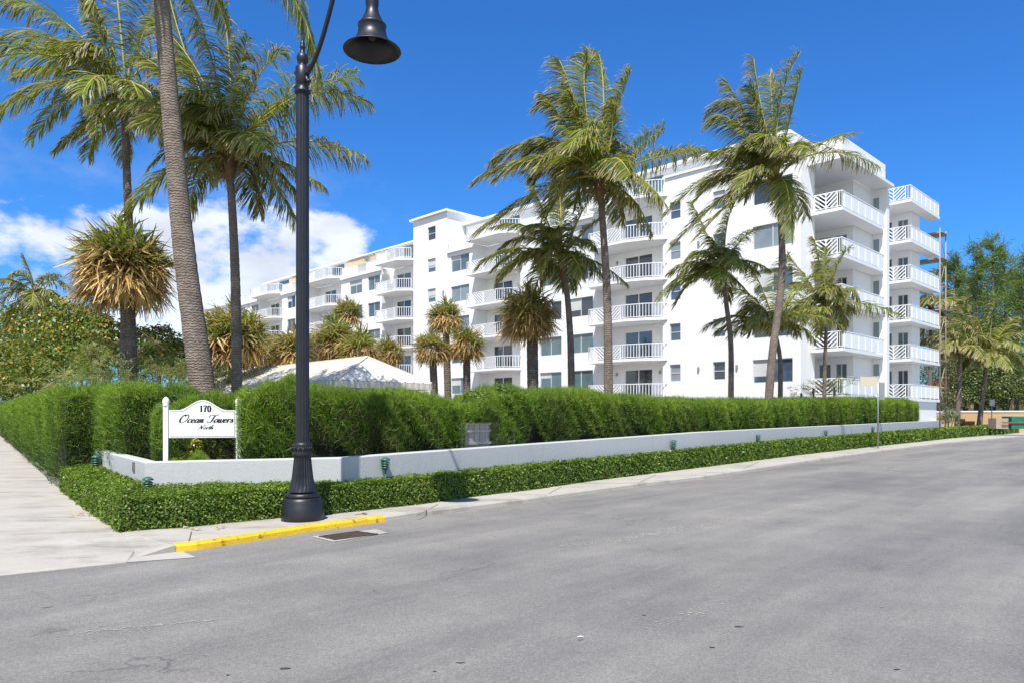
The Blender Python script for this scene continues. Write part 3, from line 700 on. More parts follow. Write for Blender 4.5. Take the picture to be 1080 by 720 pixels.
cm.build('collar', 'black_iron', lamp)
ztop = ly(100)
MB().lathe([(.096, 1.08, .07), (.09, ztop, .07)], n=32, flute=1).build('pole', 'black_iron', lamp)
z = ztop; hd = MB().lathe([(.09, z), (.115, z + .02), (.115, z + .05), (.085, z + .07), (.085, z + .13), (.10, z + .15), (.10, z + .38), (.08, z + .40), (.05, z + .43), (.075, z + .46), (.085, z + .52), (.07, z + .57), (.035, z + .60), (.03, z + .66), (.045, z + .68), (.03, z + .70), (.035, z + .73), (.012, z + .8)], n=24)
ad = Vector((.77, -.63, 0)).normalized()
for sgn in (1, -1):
    pts = [ad * (sgn * (.09 + .085 * (1 - math.cos(t)))) + Vector((0, 0, z + .25 + .11 * math.sin(t))) for t in [i * math.pi / 6 - math.pi / 2 for i in range(7)]]
    hd.tube(pts, .028, 8)
hd.build('finial', 'black_iron', lamp)
bellc = Vector((-1.83, 9.53, 0)) - Vector((lp.x, lp.y, 0)); al = bellc.length; zr = 6.34 - .12
pts = []
for i in range(25):
    u = i / 24
    # arm leaves the post low, sweeps up and comes over to the shade
    b0, b1, b2, b3 = (.08, z + .25), (.62, z + .50), (.80, z + 1.75), (1.25, z + 1.78)
    x_ = (1 - u) ** 3 * b0[0] + 3 * (1 - u) ** 2 * u * b1[0] + 3 * (1 - u) * u * u * b2[0] + u ** 3 * b3[0]
    z_ = (1 - u) ** 3 * b0[1] + 3 * (1 - u) ** 2 * u * b1[1] + 3 * (1 - u) * u * u * b2[1] + u ** 3 * b3[1]
    pts.append(ad * x_ + Vector((0, 0, z_)))
for i in range(1, 9):
    t = i / 8 * math.pi / 2; e_ = pts[24] if i == 1 else e_
    pts.append(ad * (1.25 + (al - 1.25) * math.sin(t)) + Vector((0, 0, z + 1.78 - .22 * (1 - math.cos(t)))))
pts.append(Vector((bellc.x, bellc.y, zr + .75)))
MB().tube(pts, .032, 12).build('arm', 'black_iron', lamp)
bx, by = bellc.x, bellc.y
MB().lathe([(.03, zr + .80), (.055, zr + .78), (.06, zr + .70), (.085, zr + .66), (.085, zr + .60), (.075, zr + .56), (.095, zr + .48), (.15, zr + .37), (.175, zr + .345), (.185, zr + .335), (.185, zr + .315), (.172, zr + .305), (.19, zr + .2), (.235, zr + .11), (.32, zr + .045), (.372, zr + .01), (.376, zr), (.368, zr - .002), (.31, zr + .03), (.22, zr + .10), (.17, zr + .2), (.15, zr + .3)], (bx, by), 40, cap=False).build('lamp_shade', 'black_iron', lamp)
MB().lathe([(.0, zr + .30), (.15, zr + .30)], (bx, by), 24, cap=False).lathe([(.03, zr + .14), (.055, zr + .17), (.05, zr + .24), (.03, zr + .3)], (bx, by), 16).build('bulb_holder', 'lamp_inside', lamp)
tag(lamp, 'tall black fluted street lamp with a curved arm and bell shade beside the yellow kerb', 'street lamp')

# ------------------------------------------------------------------ house sign
sl, sr_ = Vector((-5.74, 12.08, 0)), Vector((-4.70, 12.32, 0)); sdv = (sr_ - sl).normalized(); SANG = math.atan2(sdv.y, sdv.x); SW = (sr_ - sl).length
sg = empty('sign', (sl.x, sl.y, .45), SANG)
def zy(y, d=12.15): return EYE + (CY - y) * d / F - .45
zb_, zs_, zc_ = zy(461.2), zy(432), zy(421.2)
x0, x1 = .045, SW + .03
out = [(x0, zb_), (x1, zb_), (x1, zs_)]
nA = 28
for i in range(nA + 1):
    u = i / nA; x = x1 - (x1 - x0) * u; t = abs(2 * u - 1)
    zt = zs_ + (zc_ - zs_) * (0.5 + 0.5 * math.cos(math.pi * min(1, t / .74)) if t < .74 else 0)
    out.append((x, zt))
out.append((x0, zs_))
def plate(m, o_, y0, y1):
    n = len(o_); m.add([(x, y0, z) for x, z in o_] + [(x, y1, z) for x, z in o_], [tuple(range(n)), tuple(range(n, 2 * n))[::-1]] + [(i, n + i, n + (i + 1) % n, (i + 1) % n) for i in range(n)])
m = MB(); plate(m, out, -.02, .02); bo = m.build('board', 'sign_white', sg)
cxm = (x0 + x1) / 2; czm = (zb_ + zs_) / 2
lin = []
for x, z_ in out:
    lin.append((x + (.022 if x < cxm - .3 else -.022 if x > cxm + .3 else 0) , z_ + (.022 if z_ < czm else -.022)))
lm = MB()
for i in range(len(lin) - 1):
    a, b = lin[i], lin[i + 1]
    if math.dist(a, b) > .004: lm.bar((a[0], -.0225, a[1]), (b[0], -.0225, b[1]), .004, .005, up=(0, 1, 0))
lm.build('border_line', 'sign_line', bo)
for xp in (0, SW + .07): MB().box(xp - .038, xp + .038, -.038, .038, .0, zy(428)).build('post', 'sign_white', sg)
for xp in (0, SW + .07):
    MB().lathe([(.05, zy(428)), (.055, zy(427)), (.045, zy(425.8)), (.058, zy(423.5)), (.05, zy(421)), (.03, zy(419.2)), (.008, zy(418))], (xp, 0), 16).build('post_cap', 'sign_white', sg)
# lettering
def catmull(P, n=6):
    P = [P[0]] + list(P) + [P[-1]]; o_ = []
    for i in range(1, len(P) - 2):
        for k in range(n):
            t = k / n; q = []
            for d in (0, 1):
                a, b, c, e = P[i - 1][d], P[i][d], P[i + 1][d], P[i + 2][d]
                q.append(.5 * (2 * b + (c - a) * t + (2 * a - 5 * b + 4 * c - e) * t * t + (-a + 3 * b - 3 * c + e) * t ** 3))
            o_.append(tuple(q))
    return o_ + [P[-1]]
GL = {
 'c': ([[(.7, .78), (.5, 1), (.18, .75), (.08, .3), (.3, 0), (.8, .3)]], .75),
 'e': ([[(-.05, .3), (.4, .5), (.62, .82), (.45, 1), (.17, .72), (.1, .3), (.35, 0), (.85, .3)]], .8),
 'a': ([[(.72, .82), (.5, 1), (.16, .7), (.1, .22), (.28, 0), (.58, .3), (.78, 1)], [(.78, 1), (.68, .2), (.82, 0), (1.08, .3)]], 1.02),
 'n': ([[(-.05, .6), (.18, 1), (.14, 0)], [(.15, .4), (.48, .95), (.66, .85), (.6, .2), (.74, 0), (1, .3)]], .95),
 'w': ([[(-.05, .6), (.18, 1), (.12, .3), (.3, 0), (.55, .35), (.66, 1)], [(.66, 1), (.6, .25), (.8, 0), (1.08, .45), (1.12, .95), (1.28, .8)]], 1.2),
 'r': ([[(-.05, .6), (.2, 1), (.14, 0)], [(.16, .4), (.38, .9), (.58, 1), (.68, .8)]], .72),
 's': ([[(-.05, .2), (.25, .6), (.42, 1.02), (.42, .7), (.58, .3), (.38, 0), (.08, .12)]], .62),
 'o': ([[(.5, 1), (.15, .7), (.1, .25), (.35, 0), (.65, .3), (.68, .75), (.5, 1), (.85, .85)]], .82),
 't': ([[(.3, 1.7), (.2, .3), (.35, 0), (.6, .25)], [(0, 1.05), (.6, 1.1)]], .55),
 'h': ([[(.1, 1.2), (.45, 2.1), (.35, 2.2), (.2, 1.5), (.12, 0)], [(.15, .4), (.48, .95), (.66, .85), (.6, .2), (.74, 0), (1, .3)]], .95),
 'O': ([[(1.25, 2.0), (.75, 2.25), (.2, 1.6), (.02, .8), (.25, .1), (.75, .0), (1.35, .6), (1.6, 1.5), (1.35, 2.2), (.95, 2.1), (.8, 1.75)]], 1.75),
 'T': ([[(.0, 1.45), (.05, 1.95), (.5, 2.15), (1.1, 2.0), (1.7, 2.2), (1.85, 2.35)], [(1.15, 2.05), (.95, 1.2), (.8, .35), (.4, 0), (.0, .15), (.05, .4)]], 1.35),
 'N': ([[(-.1, .15), (.15, .0), (.4, .6), (.65, 2.0)], [(.65, 2.0), (.8, 1.2), (1.05, .05)], [(1.05, .05), (1.35, 1.5), (1.6, 2.15), (1.9, 2.0)]], 1.7),
 '1': ([[(.1, 1.6), (.4, 1.9), (.4, .05)], [(.1, .03), (.7, .03)]], 1.1),
 '7': ([[(.08, 1.5), (.1, 1.88), (.9, 1.88)], [(.9, 1.88), (.5, 1.0), (.36, .0)]], 1.2),
 '0': ([[(.5, 1.92), (.2, 1.6), (.1, .95), (.2, .3), (.5, 0), (.8, .3), (.9, .95), (.8, 1.6), (.5, 1.92)]], 1.05)}
def write(text, xc, zbase, xh, width, slant, thick, bold=1.0, curve=True):
    adv = sum(GL[c][1] if c != ' ' else .9 for c in text); sx = width / adv; m = MB(); x = 0; k = 0
    for ch in text:
        if ch == ' ': x += .9; continue
        for st in GL[ch][0]:
            p = catmull(st) if (curve or ch == '0') else st
            if ch in '17' and not curve: p = st
            P = [((x + a + slant * b) * sx - width / 2 + xc, zbase + b * xh) for a, b in p]
            L_, R_ = [], []
            for i, q in enumerate(P):
                a = P[max(i - 1, 0)]; b = P[min(i + 1, len(P) - 1)]; dx, dz = b[0] - a[0], b[1] - a[1]; l = math.hypot(dx, dz) or 1
                vert = abs(dz) / l; wdt = thick * (.35 + .95 * vert ** 2 * (1.0 if dz < 0 or not curve else .45)) * bold
                nx, nz = -dz / l * wdt / 2, dx / l * wdt / 2; L_.append((q[0] + nx, q[1] + nz)); R_.append((q[0] - nx, q[1] - nz))
            n = len(P); k += 1; yy = -.0212 - k * .00003
            m.add([(a, yy, b) for a, b in L_] + [(a, yy, b) for a, b in R_], [(i, n + i, n + i + 1, i + 1) for i in range(n - 1)])
        x += GL[ch][1]
    return m
u_ = 12.15 / F / 9
def sxp(zx): return x0 + (zx - 152) * u_ * 1.02
for txt, xa, xb, yb, xh, sl_, thk in (('170', 420, 522, 260, 32 , 0, 11), ('Ocean Towers', 228, 718, 362, 34, .33, 11.5), ('North', 400, 538, 424, 18, .33, 7.5)):
    write(txt, sxp((xa + xb) / 2), zy(405 + yb / 9), xh * u_ * 1.0, (xb - xa) * u_ * .97, sl_, thk * u_, 1.15, curve=(txt != '170')).build('lettering', 'sign_ink', bo)
tag(sg, 'white arched house sign on posts in the hedge reading 170 Ocean Towers North', 'sign')

# ------------------------------------------------------------------ landscape lights
def path_light(px, py, d, hh, scale, label):
    p = D(px, py, d); g0 = .14; t = empty('landscape_light', (p.x, p.y, g0)); zt = p.z - g0
    MB().tube([(0, 0, 0), (0, 0, zt - .13 * scale)], .012, 8).build('stake', 'green_lamp', t)
    m = MB(); s = scale
    m.lathe([(.035 * s, zt - .13 * s), (.05 * s, zt - .12 * s), (.03 * s, zt - .10 * s), (.03 * s, zt)], n=14)
    for k, (r, z_) in enumerate(((.075, -.075), (.08, -.035), (.08, .005))): m.lathe([(r * .55 * s, zt + z_ * s + .012 * s), (r * s, zt + z_ * s - .012 * s), (r * s, zt + z_ * s - .018 * s), (r * .5 * s, zt + z_ * s)], n=16)
    m.lathe([(.085 * s, zt + .03 * s), (.075 * s, zt + .055 * s), (.04 * s, zt + .08 * s), (.01 * s, zt + .088 * s)], n=16); m.build('louvred_head', 'green_lamp', t)
    tag(t, label, 'garden light', 'green landscape lights along the low wall')
path_light(101.5, 484, 15.0, 0, 1.15, 'green louvred garden light by the left end of the low wall')
path_light(156, 508, 11.1, 0, 1.0, 'green louvred garden light at the outer corner of the low wall')
path_light(406.5, 487, 12.4, 0, 1.0, 'green louvred garden light just right of the street lamp post')
path_light(710.5, 467, 20.4, 0, 1.1, 'green garden light on the wall midway between street lamp and street sign')
path_light(799.5, 460.5, 26.0, 0, 1.15, 'green garden light third from the far end of the wall')
path_light(871, 455.5, 32.6, 0, 1.2, 'green garden light second from the far end, left of the sign pole')
path_light(920.5, 451.5, 39.5, 0, 1.3, 'green garden light right beside the street sign pole')

# ------------------------------------------------------------------ street sign pole
sp_ = G(926, 471.5, .12); ss = empty('street_sign', sp_)
MB().tube([(0, 0, -.05), (0, 0, 3.42)], .035, 10).build('pole', 'grey_metal', ss)
m = MB(); m.box(-.86, -.04, -.015, .015, 2.95, 3.38); m.build('name_plate', 'beige_sign', ss)
m = MB(); m.box(-1.5, .05, -.012, .012, 3.39, 3.43); m.build('bracket', 'plank', ss)
m = MB(); m.box(.05, .32, -.012, .012, 2.3, 3.1); m.build('side_plate', 'grey_metal', ss)
tag(ss, 'thin grey street sign pole with a beige name plate standing at the kerb', 'street sign')

# ------------------------------------------------------------------ gate between the hedges
gp = Vector((-1.02, 14.75, .45)); gd = Vector((.64, .77, 0)); GANG = math.atan2(gd.y, gd.x); gt = empty('garden_gate', gp, GANG)
m = MB(); W_ = 1.5
for i in range(9): m.box(.03 + i * W_ / 9, .03 + (i + .9) * W_ / 9, -.02, .02, .05, 1.0)
m.build('plank_panel', 'weathered_wood', gt)
m = MB()
for z_ in (.3, .55, .8, .95): m.box(0, W_ + .06, -.05, -.022, z_, z_ + .05)
m.build('rail', 'weathered_wood', gt)
m = MB()
for x_ in (-.09, W_ + .07): MB().box(x_, x_ + .09, -.045, .045, 0, 1.05).build('post', 'weathered_wood', gt)
tag(gt, 'weathered grey plank gate in the gap between the two street hedges', 'gate')

# ------------------------------------------------------------------ hedges
def path_sample(pts, n, dens_pow=1.4, q=None):
    """sample a polyline with density falling with distance; returns xy, outward normal, param"""
    P = np.array([[p.x, p.y] for p in pts]); seg = np.linalg.norm(np.diff(P, axis=0), axis=1); cum = np.concatenate([[0], np.cumsum(seg)])
    grid = np.linspace(0, cum[-1], 800); gx = np.interp(grid, cum, P[:, 0]); gy = np.interp(grid, cum, P[:, 1]); w = 1 / np.hypot(gx, gy) ** dens_pow
    cw = np.concatenate([[0], np.cumsum((w[1:] + w[:-1]) / 2)]); cw /= cw[-1]; s = np.interp(RNG.random(n), cw, grid)
    x = np.interp(s, cum, P[:, 0]); y = np.interp(s, cum, P[:, 1]); e = .05
    tx = np.interp(s + e, cum, P[:, 0]) - np.interp(s - e, cum, P[:, 0]); ty = np.interp(s + e, cum, P[:, 1]) - np.interp(s - e, cum, P[:, 1])
    L = np.maximum(np.hypot(tx, ty), 1e-6); return np.stack([x, y], 1), np.stack([ty / L, -tx / L], 1), s, cum[-1]
def wav(a, b, c=0): return np.sin(a * 1.7 + c) * .5 + np.sin(a * 4.1 + b * 2.3 + 1.3 + c) * .3 + np.sin(a * 9.7 + b * 6.1 + c * 2) * .2
def feather_hedge(name, label, pts, thick, z0, ztops, n, size=.15, ends=True, fluff=1.0, brown=.1, group='feathery clipped hedges', dpow=1.4, palette=None):
    """soft needle hedge; pts = front line, body extends to the left normal by thick"""
    root = empty(name, (pts[0].x, pts[0].y, z0)); ro = np.array([pts[0].x, pts[0].y, z0])
    zt = lambda s, T: np.interp(s / T, np.linspace(0, 1, len(ztops)), ztops)
    # core
    dn = densify(pts, .5); bk = offs(dn, thick - .22); frn = offs(dn, .2); m = MB(); n_ = len(dn); cum = [0]
    for i in range(1, n_): cum.append(cum[-1] + (dn[i] - dn[i - 1]).length)
    v = []
    for i, (a, b) in enumerate(zip(frn, bk)):
        zt_ = float(zt(cum[i], cum[-1])) - .16
        for p, z in ((a, z0 + .05), (a, zt_ - .15), (a.lerp(b, .12), zt_), (a.lerp(b, .88), zt_), (b, zt_ - .15), (b, z0 + .05)): v.append((p.x - ro[0], p.y - ro[1], z - ro[2]))
    f = [(i * 6 + k, (i + 1) * 6 + k, (i + 1) * 6 + k + 1, i * 6 + k + 1) for i in range(n_ - 1) for k in range(5)]
    m.add(v, f); m.f += [(5, 4, 3, 2, 1, 0), tuple((n_ - 1) * 6 + k for k in range(6))]; m.m += [0, 0]; m.sm += [False] * 2
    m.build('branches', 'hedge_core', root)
    xy, nr, s, T = path_sample(pts, n, dpow); Z = zt(s, T); H = Z - z0; r = RNG.random(n); pf = H / (H + thick + .9 * H * .35)
    pt = (H + thick) / (H + thick + .9 * H * .35)
    u = np.where(r < pf, r / pf, np.where(r < pt, (r - pf) / (pt - pf), (r - pt) / (1 - pt)))
    front = r < pf; top = (r >= pf) & (r < pt); back = r >= pt
    depth = np.where(front, 0.0, np.where(top, u * thick, thick)); z = np.where(top, Z, z0 + u * H)
    # rounded edges and clumps
    rd = .22; edge = np.clip((z - (Z - rd)) / rd, 0, 1); depth = depth + np.where(front, edge ** 2 * rd * .6, 0) - np.where(back, edge ** 2 * rd * .6, 0)
    et = np.clip(np.minimum(depth, thick - depth) / rd, 0, 1); z = np.where(top, z - (1 - et) ** 2 * rd * .6, z)
    bump = (wav(s * 1.3, z * 1.9) * .11 + wav(s * 3.7, z * 5.1, 3) * .06) * fluff * .8 + RNG.normal(size=n) * .035; 
    es = np.clip(np.minimum(s, T - s) / .35, 0, 1) if ends else np.ones(n)
    inw = np.where(front, -bump, np.where(back, bump, 0)); zb = np.where(top, bump * .8, 0)
    P = np.empty((n, 3)); dd = depth + inw; P[:, 0] = xy[:, 0] - nr[:, 0] * dd; P[:, 1] = xy[:, 1] - nr[:, 1] * dd; P[:, 2] = z + zb - (1 - es) ** 2 * .3 * (z > z0 + H * .5)
    N3 = np.zeros((n, 3)); sg_ = np.where(front, 1, np.where(back, -1, 0)); N3[:, 0] = nr[:, 0] * sg_; N3[:, 1] = nr[:, 1] * sg_; N3[:, 2] = np.where(top, 1, 0)
    if ends:   # end caps
        ne = int(n * .05) + 500; pe = []; 
        for end in (0, 1):
            a = pts[0] if end == 0 else pts[-1]; b = pts[1] if end == 0 else pts[-2]; t = (a - b).normalized(); nn = Vector((t.y, -t.x, 0)) if end == 1 else Vector((-t.y, t.x, 0))
            Ze = ztops[0] if end == 0 else ztops[-1]; dt = RNG.random(ne) * thick; zz = z0 + RNG.random(ne) * (Ze - z0 - .05); bl = np.sqrt(np.clip(1 - (2 * dt / thick - 1) ** 2, 0, 1)) * .22 - np.clip((zz - (Ze - .3)) / .3, 0, 1) ** 2 * .2
            pe.append((np.stack([a.x - nn.x * dt + t.x * bl, a.y - nn.y * dt + t.y * bl, zz], 1), np.tile([t.x, t.y, 0.0], (ne, 1))))
        P = np.concatenate([P] + [p[0] for p in pe]); N3 = np.concatenate([N3] + [p[1] for p in pe]); z = np.concatenate([z] + [p[0][:, 2] for p in pe]); Z = np.concatenate([Z, np.full(ne, ztops[0]), np.full(ne, ztops[-1])])
        s = np.concatenate([s, np.zeros(ne), np.full(ne, T)])
    k = len(P); hf = np.clip((z - z0) / (Z - z0), 0, 1)
    Dr = unit(N3 * .7 + np.array([-.12, .05, .62]) + RNG.normal(size=(k, 3)) * .62)
    dist = np.linalg.norm(P[:, :2], axis=1); sc = np.clip(dist / 14, 1, 3.2)
    Ln = size * RNG.uniform(.5, 1.25, k) * sc ** .5; Wd = .0085 * sc * RNG.uniform(.7, 1.4, k)
    keep = RNG.random(k) < (.10 + .88 * np.clip((hf - .15) / .5, 0, 1) + .75 * wav(s * 1.6, z * 2.6, 1.0) * np.clip(1.25 - hf, 0, 1)); 
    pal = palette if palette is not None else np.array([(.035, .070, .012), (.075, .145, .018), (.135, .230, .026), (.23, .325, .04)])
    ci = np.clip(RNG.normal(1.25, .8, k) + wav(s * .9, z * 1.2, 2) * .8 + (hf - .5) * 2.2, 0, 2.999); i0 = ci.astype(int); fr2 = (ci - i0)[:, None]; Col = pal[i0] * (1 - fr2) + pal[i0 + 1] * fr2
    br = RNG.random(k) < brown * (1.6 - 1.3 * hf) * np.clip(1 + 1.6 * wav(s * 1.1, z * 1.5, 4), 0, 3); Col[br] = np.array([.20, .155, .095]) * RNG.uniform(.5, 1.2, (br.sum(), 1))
    P, Dr, Ln, Wd, Col = P[keep], Dr[keep], Ln[keep], Wd[keep], Col[keep]
    V, Cc = blades(P - Dr * (Ln * .4)[:, None], Dr, Ln, Wd, Col, Col * 1.15)
    o = bake_mesh('foliage', V - ro, None, 3, Cc, 'needle', root)
    tag(root, label, 'hedge', group); return root
wfront = [w[0] for w in WP]
def along(pts, a, b):
    """sub-path of pts between image columns a and b"""
    dn = densify(pts, .2); return [p for p in dn if a <= CX + F * p.x / p.y <= b]
h_in = offs(densify(wfront[1:], .2), .45)
# left street hedge
hl = [HO[2] + Vector((0, 0, 0)), HO[1], HO[0]]; hl = [Vector((p.x, p.y, 0)) for p in hl][::-1]; hl[-1] = hl[-1] + (hl[-2] - hl[-1]).normalized() * .35
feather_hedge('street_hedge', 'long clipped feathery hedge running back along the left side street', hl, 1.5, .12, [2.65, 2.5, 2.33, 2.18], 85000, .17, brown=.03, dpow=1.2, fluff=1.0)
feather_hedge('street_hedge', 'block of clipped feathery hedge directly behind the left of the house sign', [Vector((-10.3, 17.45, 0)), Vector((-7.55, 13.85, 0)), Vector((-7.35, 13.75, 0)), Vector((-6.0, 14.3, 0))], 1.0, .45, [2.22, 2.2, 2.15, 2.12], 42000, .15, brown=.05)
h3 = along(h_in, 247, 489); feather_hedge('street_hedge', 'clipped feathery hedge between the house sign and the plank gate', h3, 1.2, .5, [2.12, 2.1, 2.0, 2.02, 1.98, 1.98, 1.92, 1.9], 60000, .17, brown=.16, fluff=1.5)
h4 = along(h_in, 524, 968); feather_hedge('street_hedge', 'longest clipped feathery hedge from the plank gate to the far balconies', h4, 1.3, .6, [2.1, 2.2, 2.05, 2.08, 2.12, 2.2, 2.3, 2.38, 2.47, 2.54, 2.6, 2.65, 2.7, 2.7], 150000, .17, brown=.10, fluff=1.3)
# vine over the gate
def leaf_blob(n, cs, rs, size, pal, flat=.0, up=.3, shell=.55, squash=1.0, noise=.25):
    """leaf rhombi filling ellipsoids; cs (k,3) centres, rs (k,) radii"""
    cs = np.asarray(cs, float); rs = np.asarray(rs, float); w = rs ** 2; idx = RNG.choice(len(cs), n, p=w / w.sum())
    dr = unit(RNG.normal(size=(n, 3))); dr[:, 2] = np.where(dr[:, 2] < -.45, -dr[:, 2], dr[:, 2]); rad = rs[idx] * (shell + (1 - shell) * RNG.random(n)) * (1 + RNG.normal(size=n) * noise * .5)
    off = dr * rad[:, None]; off[:, 2] *= squash; P = cs[idx] + off
    Nn = unit(dr * .8 + np.array([0, 0, up]) + RNG.normal(size=(n, 3)) * .6); sz = size * RNG.uniform(.6, 1.35, n)
    pal = np.asarray(pal, float); Col = pal[RNG.integers(0, len(pal), n)] * RNG.uniform(.7, 1.25, (n, 1)); return leaves(P, Nn, sz, Col)
def blob_plant(name, label, cat, base, n, cs, rs, size, pal, group=None, mat='broad_leaf', stems=4, **kw):
    ro = np.array(base, float); root = empty(name, base); V, Cc = leaf_blob(n, cs, rs, size, pal, **kw)
    bake_mesh('foliage', V - ro, None, 4, Cc, mat, root)
    m = MB(); rr_ = random.Random(int(abs(base[0] * 100)))
    for k in range(stems):
        c = cs[rr_.randrange(len(cs))]; q = Vector(c) - Vector(base); m.tube([(rr_.uniform(-.1, .1), rr_.uniform(-.1, .1), 0), tuple(q * .5 + Vector((rr_.uniform(-.1, .1),) * 3)), tuple(q)], [.04 * max(1, rs[0]), .03 * max(1, rs[0]), .008], 6)
    m.build('stems', 'tree_bark', root); tag(root, label, cat, group); return root
GR = [(.05, .10, .015), (.08, .15, .02), (.12, .20, .03), (.16, .22, .04)]
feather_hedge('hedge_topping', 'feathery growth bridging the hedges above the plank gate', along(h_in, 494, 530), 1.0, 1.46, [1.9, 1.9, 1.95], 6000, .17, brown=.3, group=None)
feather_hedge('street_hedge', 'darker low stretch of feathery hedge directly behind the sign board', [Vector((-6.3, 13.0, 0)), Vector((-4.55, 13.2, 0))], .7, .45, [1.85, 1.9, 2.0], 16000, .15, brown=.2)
p = D(527, 440, 16.0)
blob_plant('climbing_vine', 'glossy broad leaved vine climbing beside the plank gate', 'vine', (p.x, p.y - .1, .5), 900, [(p.x + .05, p.y - .15, z_) for z_ in (.9, 1.2, 1.5, 1.8, 2.05)], [.22, .25, .25, .24, .2], .11, GR, stems=5)
p = D(505, 424, 15.6)
ol = [Vector((-.95, 15.15, 0)), Vector((.05, 16.35, 0))]
blob_plant('climbing_vine', 'yellow green creeper tangled over the top of the plank gate', 'vine', (p.x, p.y, .5), 1300, [(-.9 + i * .16, 15.25 + i * .19, 1.87) for i in range(7)], [.26] * 7, .06, GR + [(.2, .2, .06)], stems=5)

# low box hedge in front of the wall
def low_hedge(name, label, outer, inner, ztops, n, size):
    root = empty(name, tuple(outer[0])); ro = np.array(outer[0]); nS = 90
    def res(pts, q):
        P = np.array([[p.x, p.y] for p in pts]); cum = np.concatenate([[0], np.cumsum(np.linalg.norm(np.diff(P, axis=0), axis=1))]); return np.stack([np.interp(q * cum[-1], cum, P[:, 0]), np.interp(q * cum[-1], cum, P[:, 1])], 1), cum
    # matching vertices: outer[i] <-> inner[i]
    O = np.array([[p.x, p.y] for p in outer]); I = np.array([[p.x, p.y] for p in inner]); cum = np.concatenate([[0], np.cumsum(np.linalg.norm(np.diff(O, axis=0), axis=1))])
    ip = lambda A, s: np.stack([np.interp(s, cum, A[:, 0]), np.interp(s, cum, A[:, 1])], 1); zt = lambda s: np.interp(s, cum, ztops)
    S = np.linspace(0, 1, nS) ** 1.5 * cum[-1]; S = np.unique(np.concatenate([S, cum])); o_, i_ = ip(O, S), ip(I, S); Zt = zt(S); v = []
    for k in range(len(S)):
        a, b = o_[k], i_[k]; L = max(np.hypot(*(b - a)), .01); e = .05 / L
        for q, z_ in ((e, .05), (e * .9, Zt[k] - .08), (e * 2, Zt[k] - .045), (1 - e, Zt[k] - .045), (1, .13)): pnt = a + (b - a) * q; v.append((pnt[0] - ro[0], pnt[1] - ro[1], z_ - ro[2]))
    m = MB(); m.add(v, [(i * 5 + k, (i + 1) * 5 + k, (i + 1) * 5 + k + 1, i * 5 + k + 1) for i in range(len(S) - 1) for k in range(4)]); m.f += [(4, 3, 2, 1, 0), tuple((len(S) - 1) * 5 + k for k in range(5))]; m.m += [0, 0]; m.sm += [False] * 2
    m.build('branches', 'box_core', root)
    grid = np.linspace(0, cum[-1], 1500); gp_ = ip(O, grid); w = 1 / np.hypot(gp_[:, 0], gp_[:, 1]) ** 1.5; wd = np.hypot(*(ip(I, grid) - gp_).T); w = w * (.45 + wd)
    cw = np.concatenate([[0], np.cumsum((w[1:] + w[:-1]) / 2)]); cw /= cw[-1]; s = np.interp(RNG.random(n), cw, grid); a, b = ip(O, s), ip(I, s); Z = zt(s); wd = np.hypot(*(b - a).T)
    tn = ip(O, s + .05) - ip(O, s - .05); tn = unit(np.concatenate([tn, np.zeros((n, 1))], 1)); no = np.stack([tn[:, 1], -tn[:, 0], np.zeros(n)], 1)
    H = Z - .075; pf = H / (H + wd); r = RNG.random(n); fr_ = r < pf; u = np.where(fr_, r / pf, (r - pf) / (1 - pf))
    P = np.empty((n, 3)); q = np.where(fr_, 0, u)[:, None]; P[:, :2] = a + (b - a) * q; P[:, 2] = np.where(fr_, .075 + u * H, Z)
    bump = wav(s * 4, P[:, 2] * 7) * .025 + RNG.normal(size=n) * .018; Nn = np.where(fr_[:, None], no, np.array([0, 0, 1.0])); P += Nn * bump[:, None]
    ed = np.where(fr_, np.clip((P[:, 2] - Z + .1) / .1, 0, 1), 0); P -= no * (ed ** 2 * .05)[:, None]
    dist = np.hypot(P[:, 0], P[:, 1]); sc = np.clip(dist / 12, 1, 4); sz = size * RNG.uniform(.65, 1.3, n) * sc ** .85
    pal = np.array([(.06, .115, .012), (.10, .175, .016), (.155, .245, .024), (.23, .31, .04), (.34, .38, .09)]); ci = np.clip(RNG.normal(1.8, 1, n) + wav(s * 1.2, P[:, 2] * 4, 3) * .5, 0, 3.99).astype(int); Col = pal[ci] * RNG.uniform(.8, 1.2, (n, 1))
    br = RNG.random(n) < .02 + .10 * np.clip(wav(s * .8, s * .3, 5) - .35, 0, 1); Col[br] = np.array([.22, .15, .08])
    V, Cc = leaves(P, unit(Nn * .9 + np.array([0, 0, .35]) + RNG.normal(size=(n, 3)) * .55), sz, Col, .6); bake_mesh('foliage', V - ro, None, 4, Cc, 'box_leaf', root)
    tag(root, label, 'hedge'); return root
iw = offs([w[0] for w in WP], -.02)
inn = [iw[0] + Vector((.0, .0, 0)), iw[0].lerp(iw[1], .45), iw[1], iw[1].lerp(iw[2], .42), iw[1].lerp(iw[2], .72), iw[2], iw[3].lerp(iw[4], .12)]
def proj_in(o_):
    best = None
    for a, b in zip(iw[3:-1], iw[4:]):
        d = b - a; t = max(0, min(1, (o_ - a).dot(d) / d.dot(d))); q = a + d * t
        if best is None or (q - Vector((o_.x, o_.y, 0))).length < best[0]: best = ((q - Vector((o_.x, o_.y, 0))).length, q)
    return best[1]
for o_ in LO[7:13]: inn.append(proj_in(Vector((o_.x, o_.y, 0))))
lo1 = LO[:13]
low_hedge('low_hedge', 'knee high small leaved hedge at the foot of the white wall along the pavement', lo1, inn[:13], [.52, .5, .5, .50, .5, .5, .52, .54, .56, .58, .64, .68, .70], 120000, .036)
lo2 = LO[12:]; in2 = offs(lo2, 1.1)
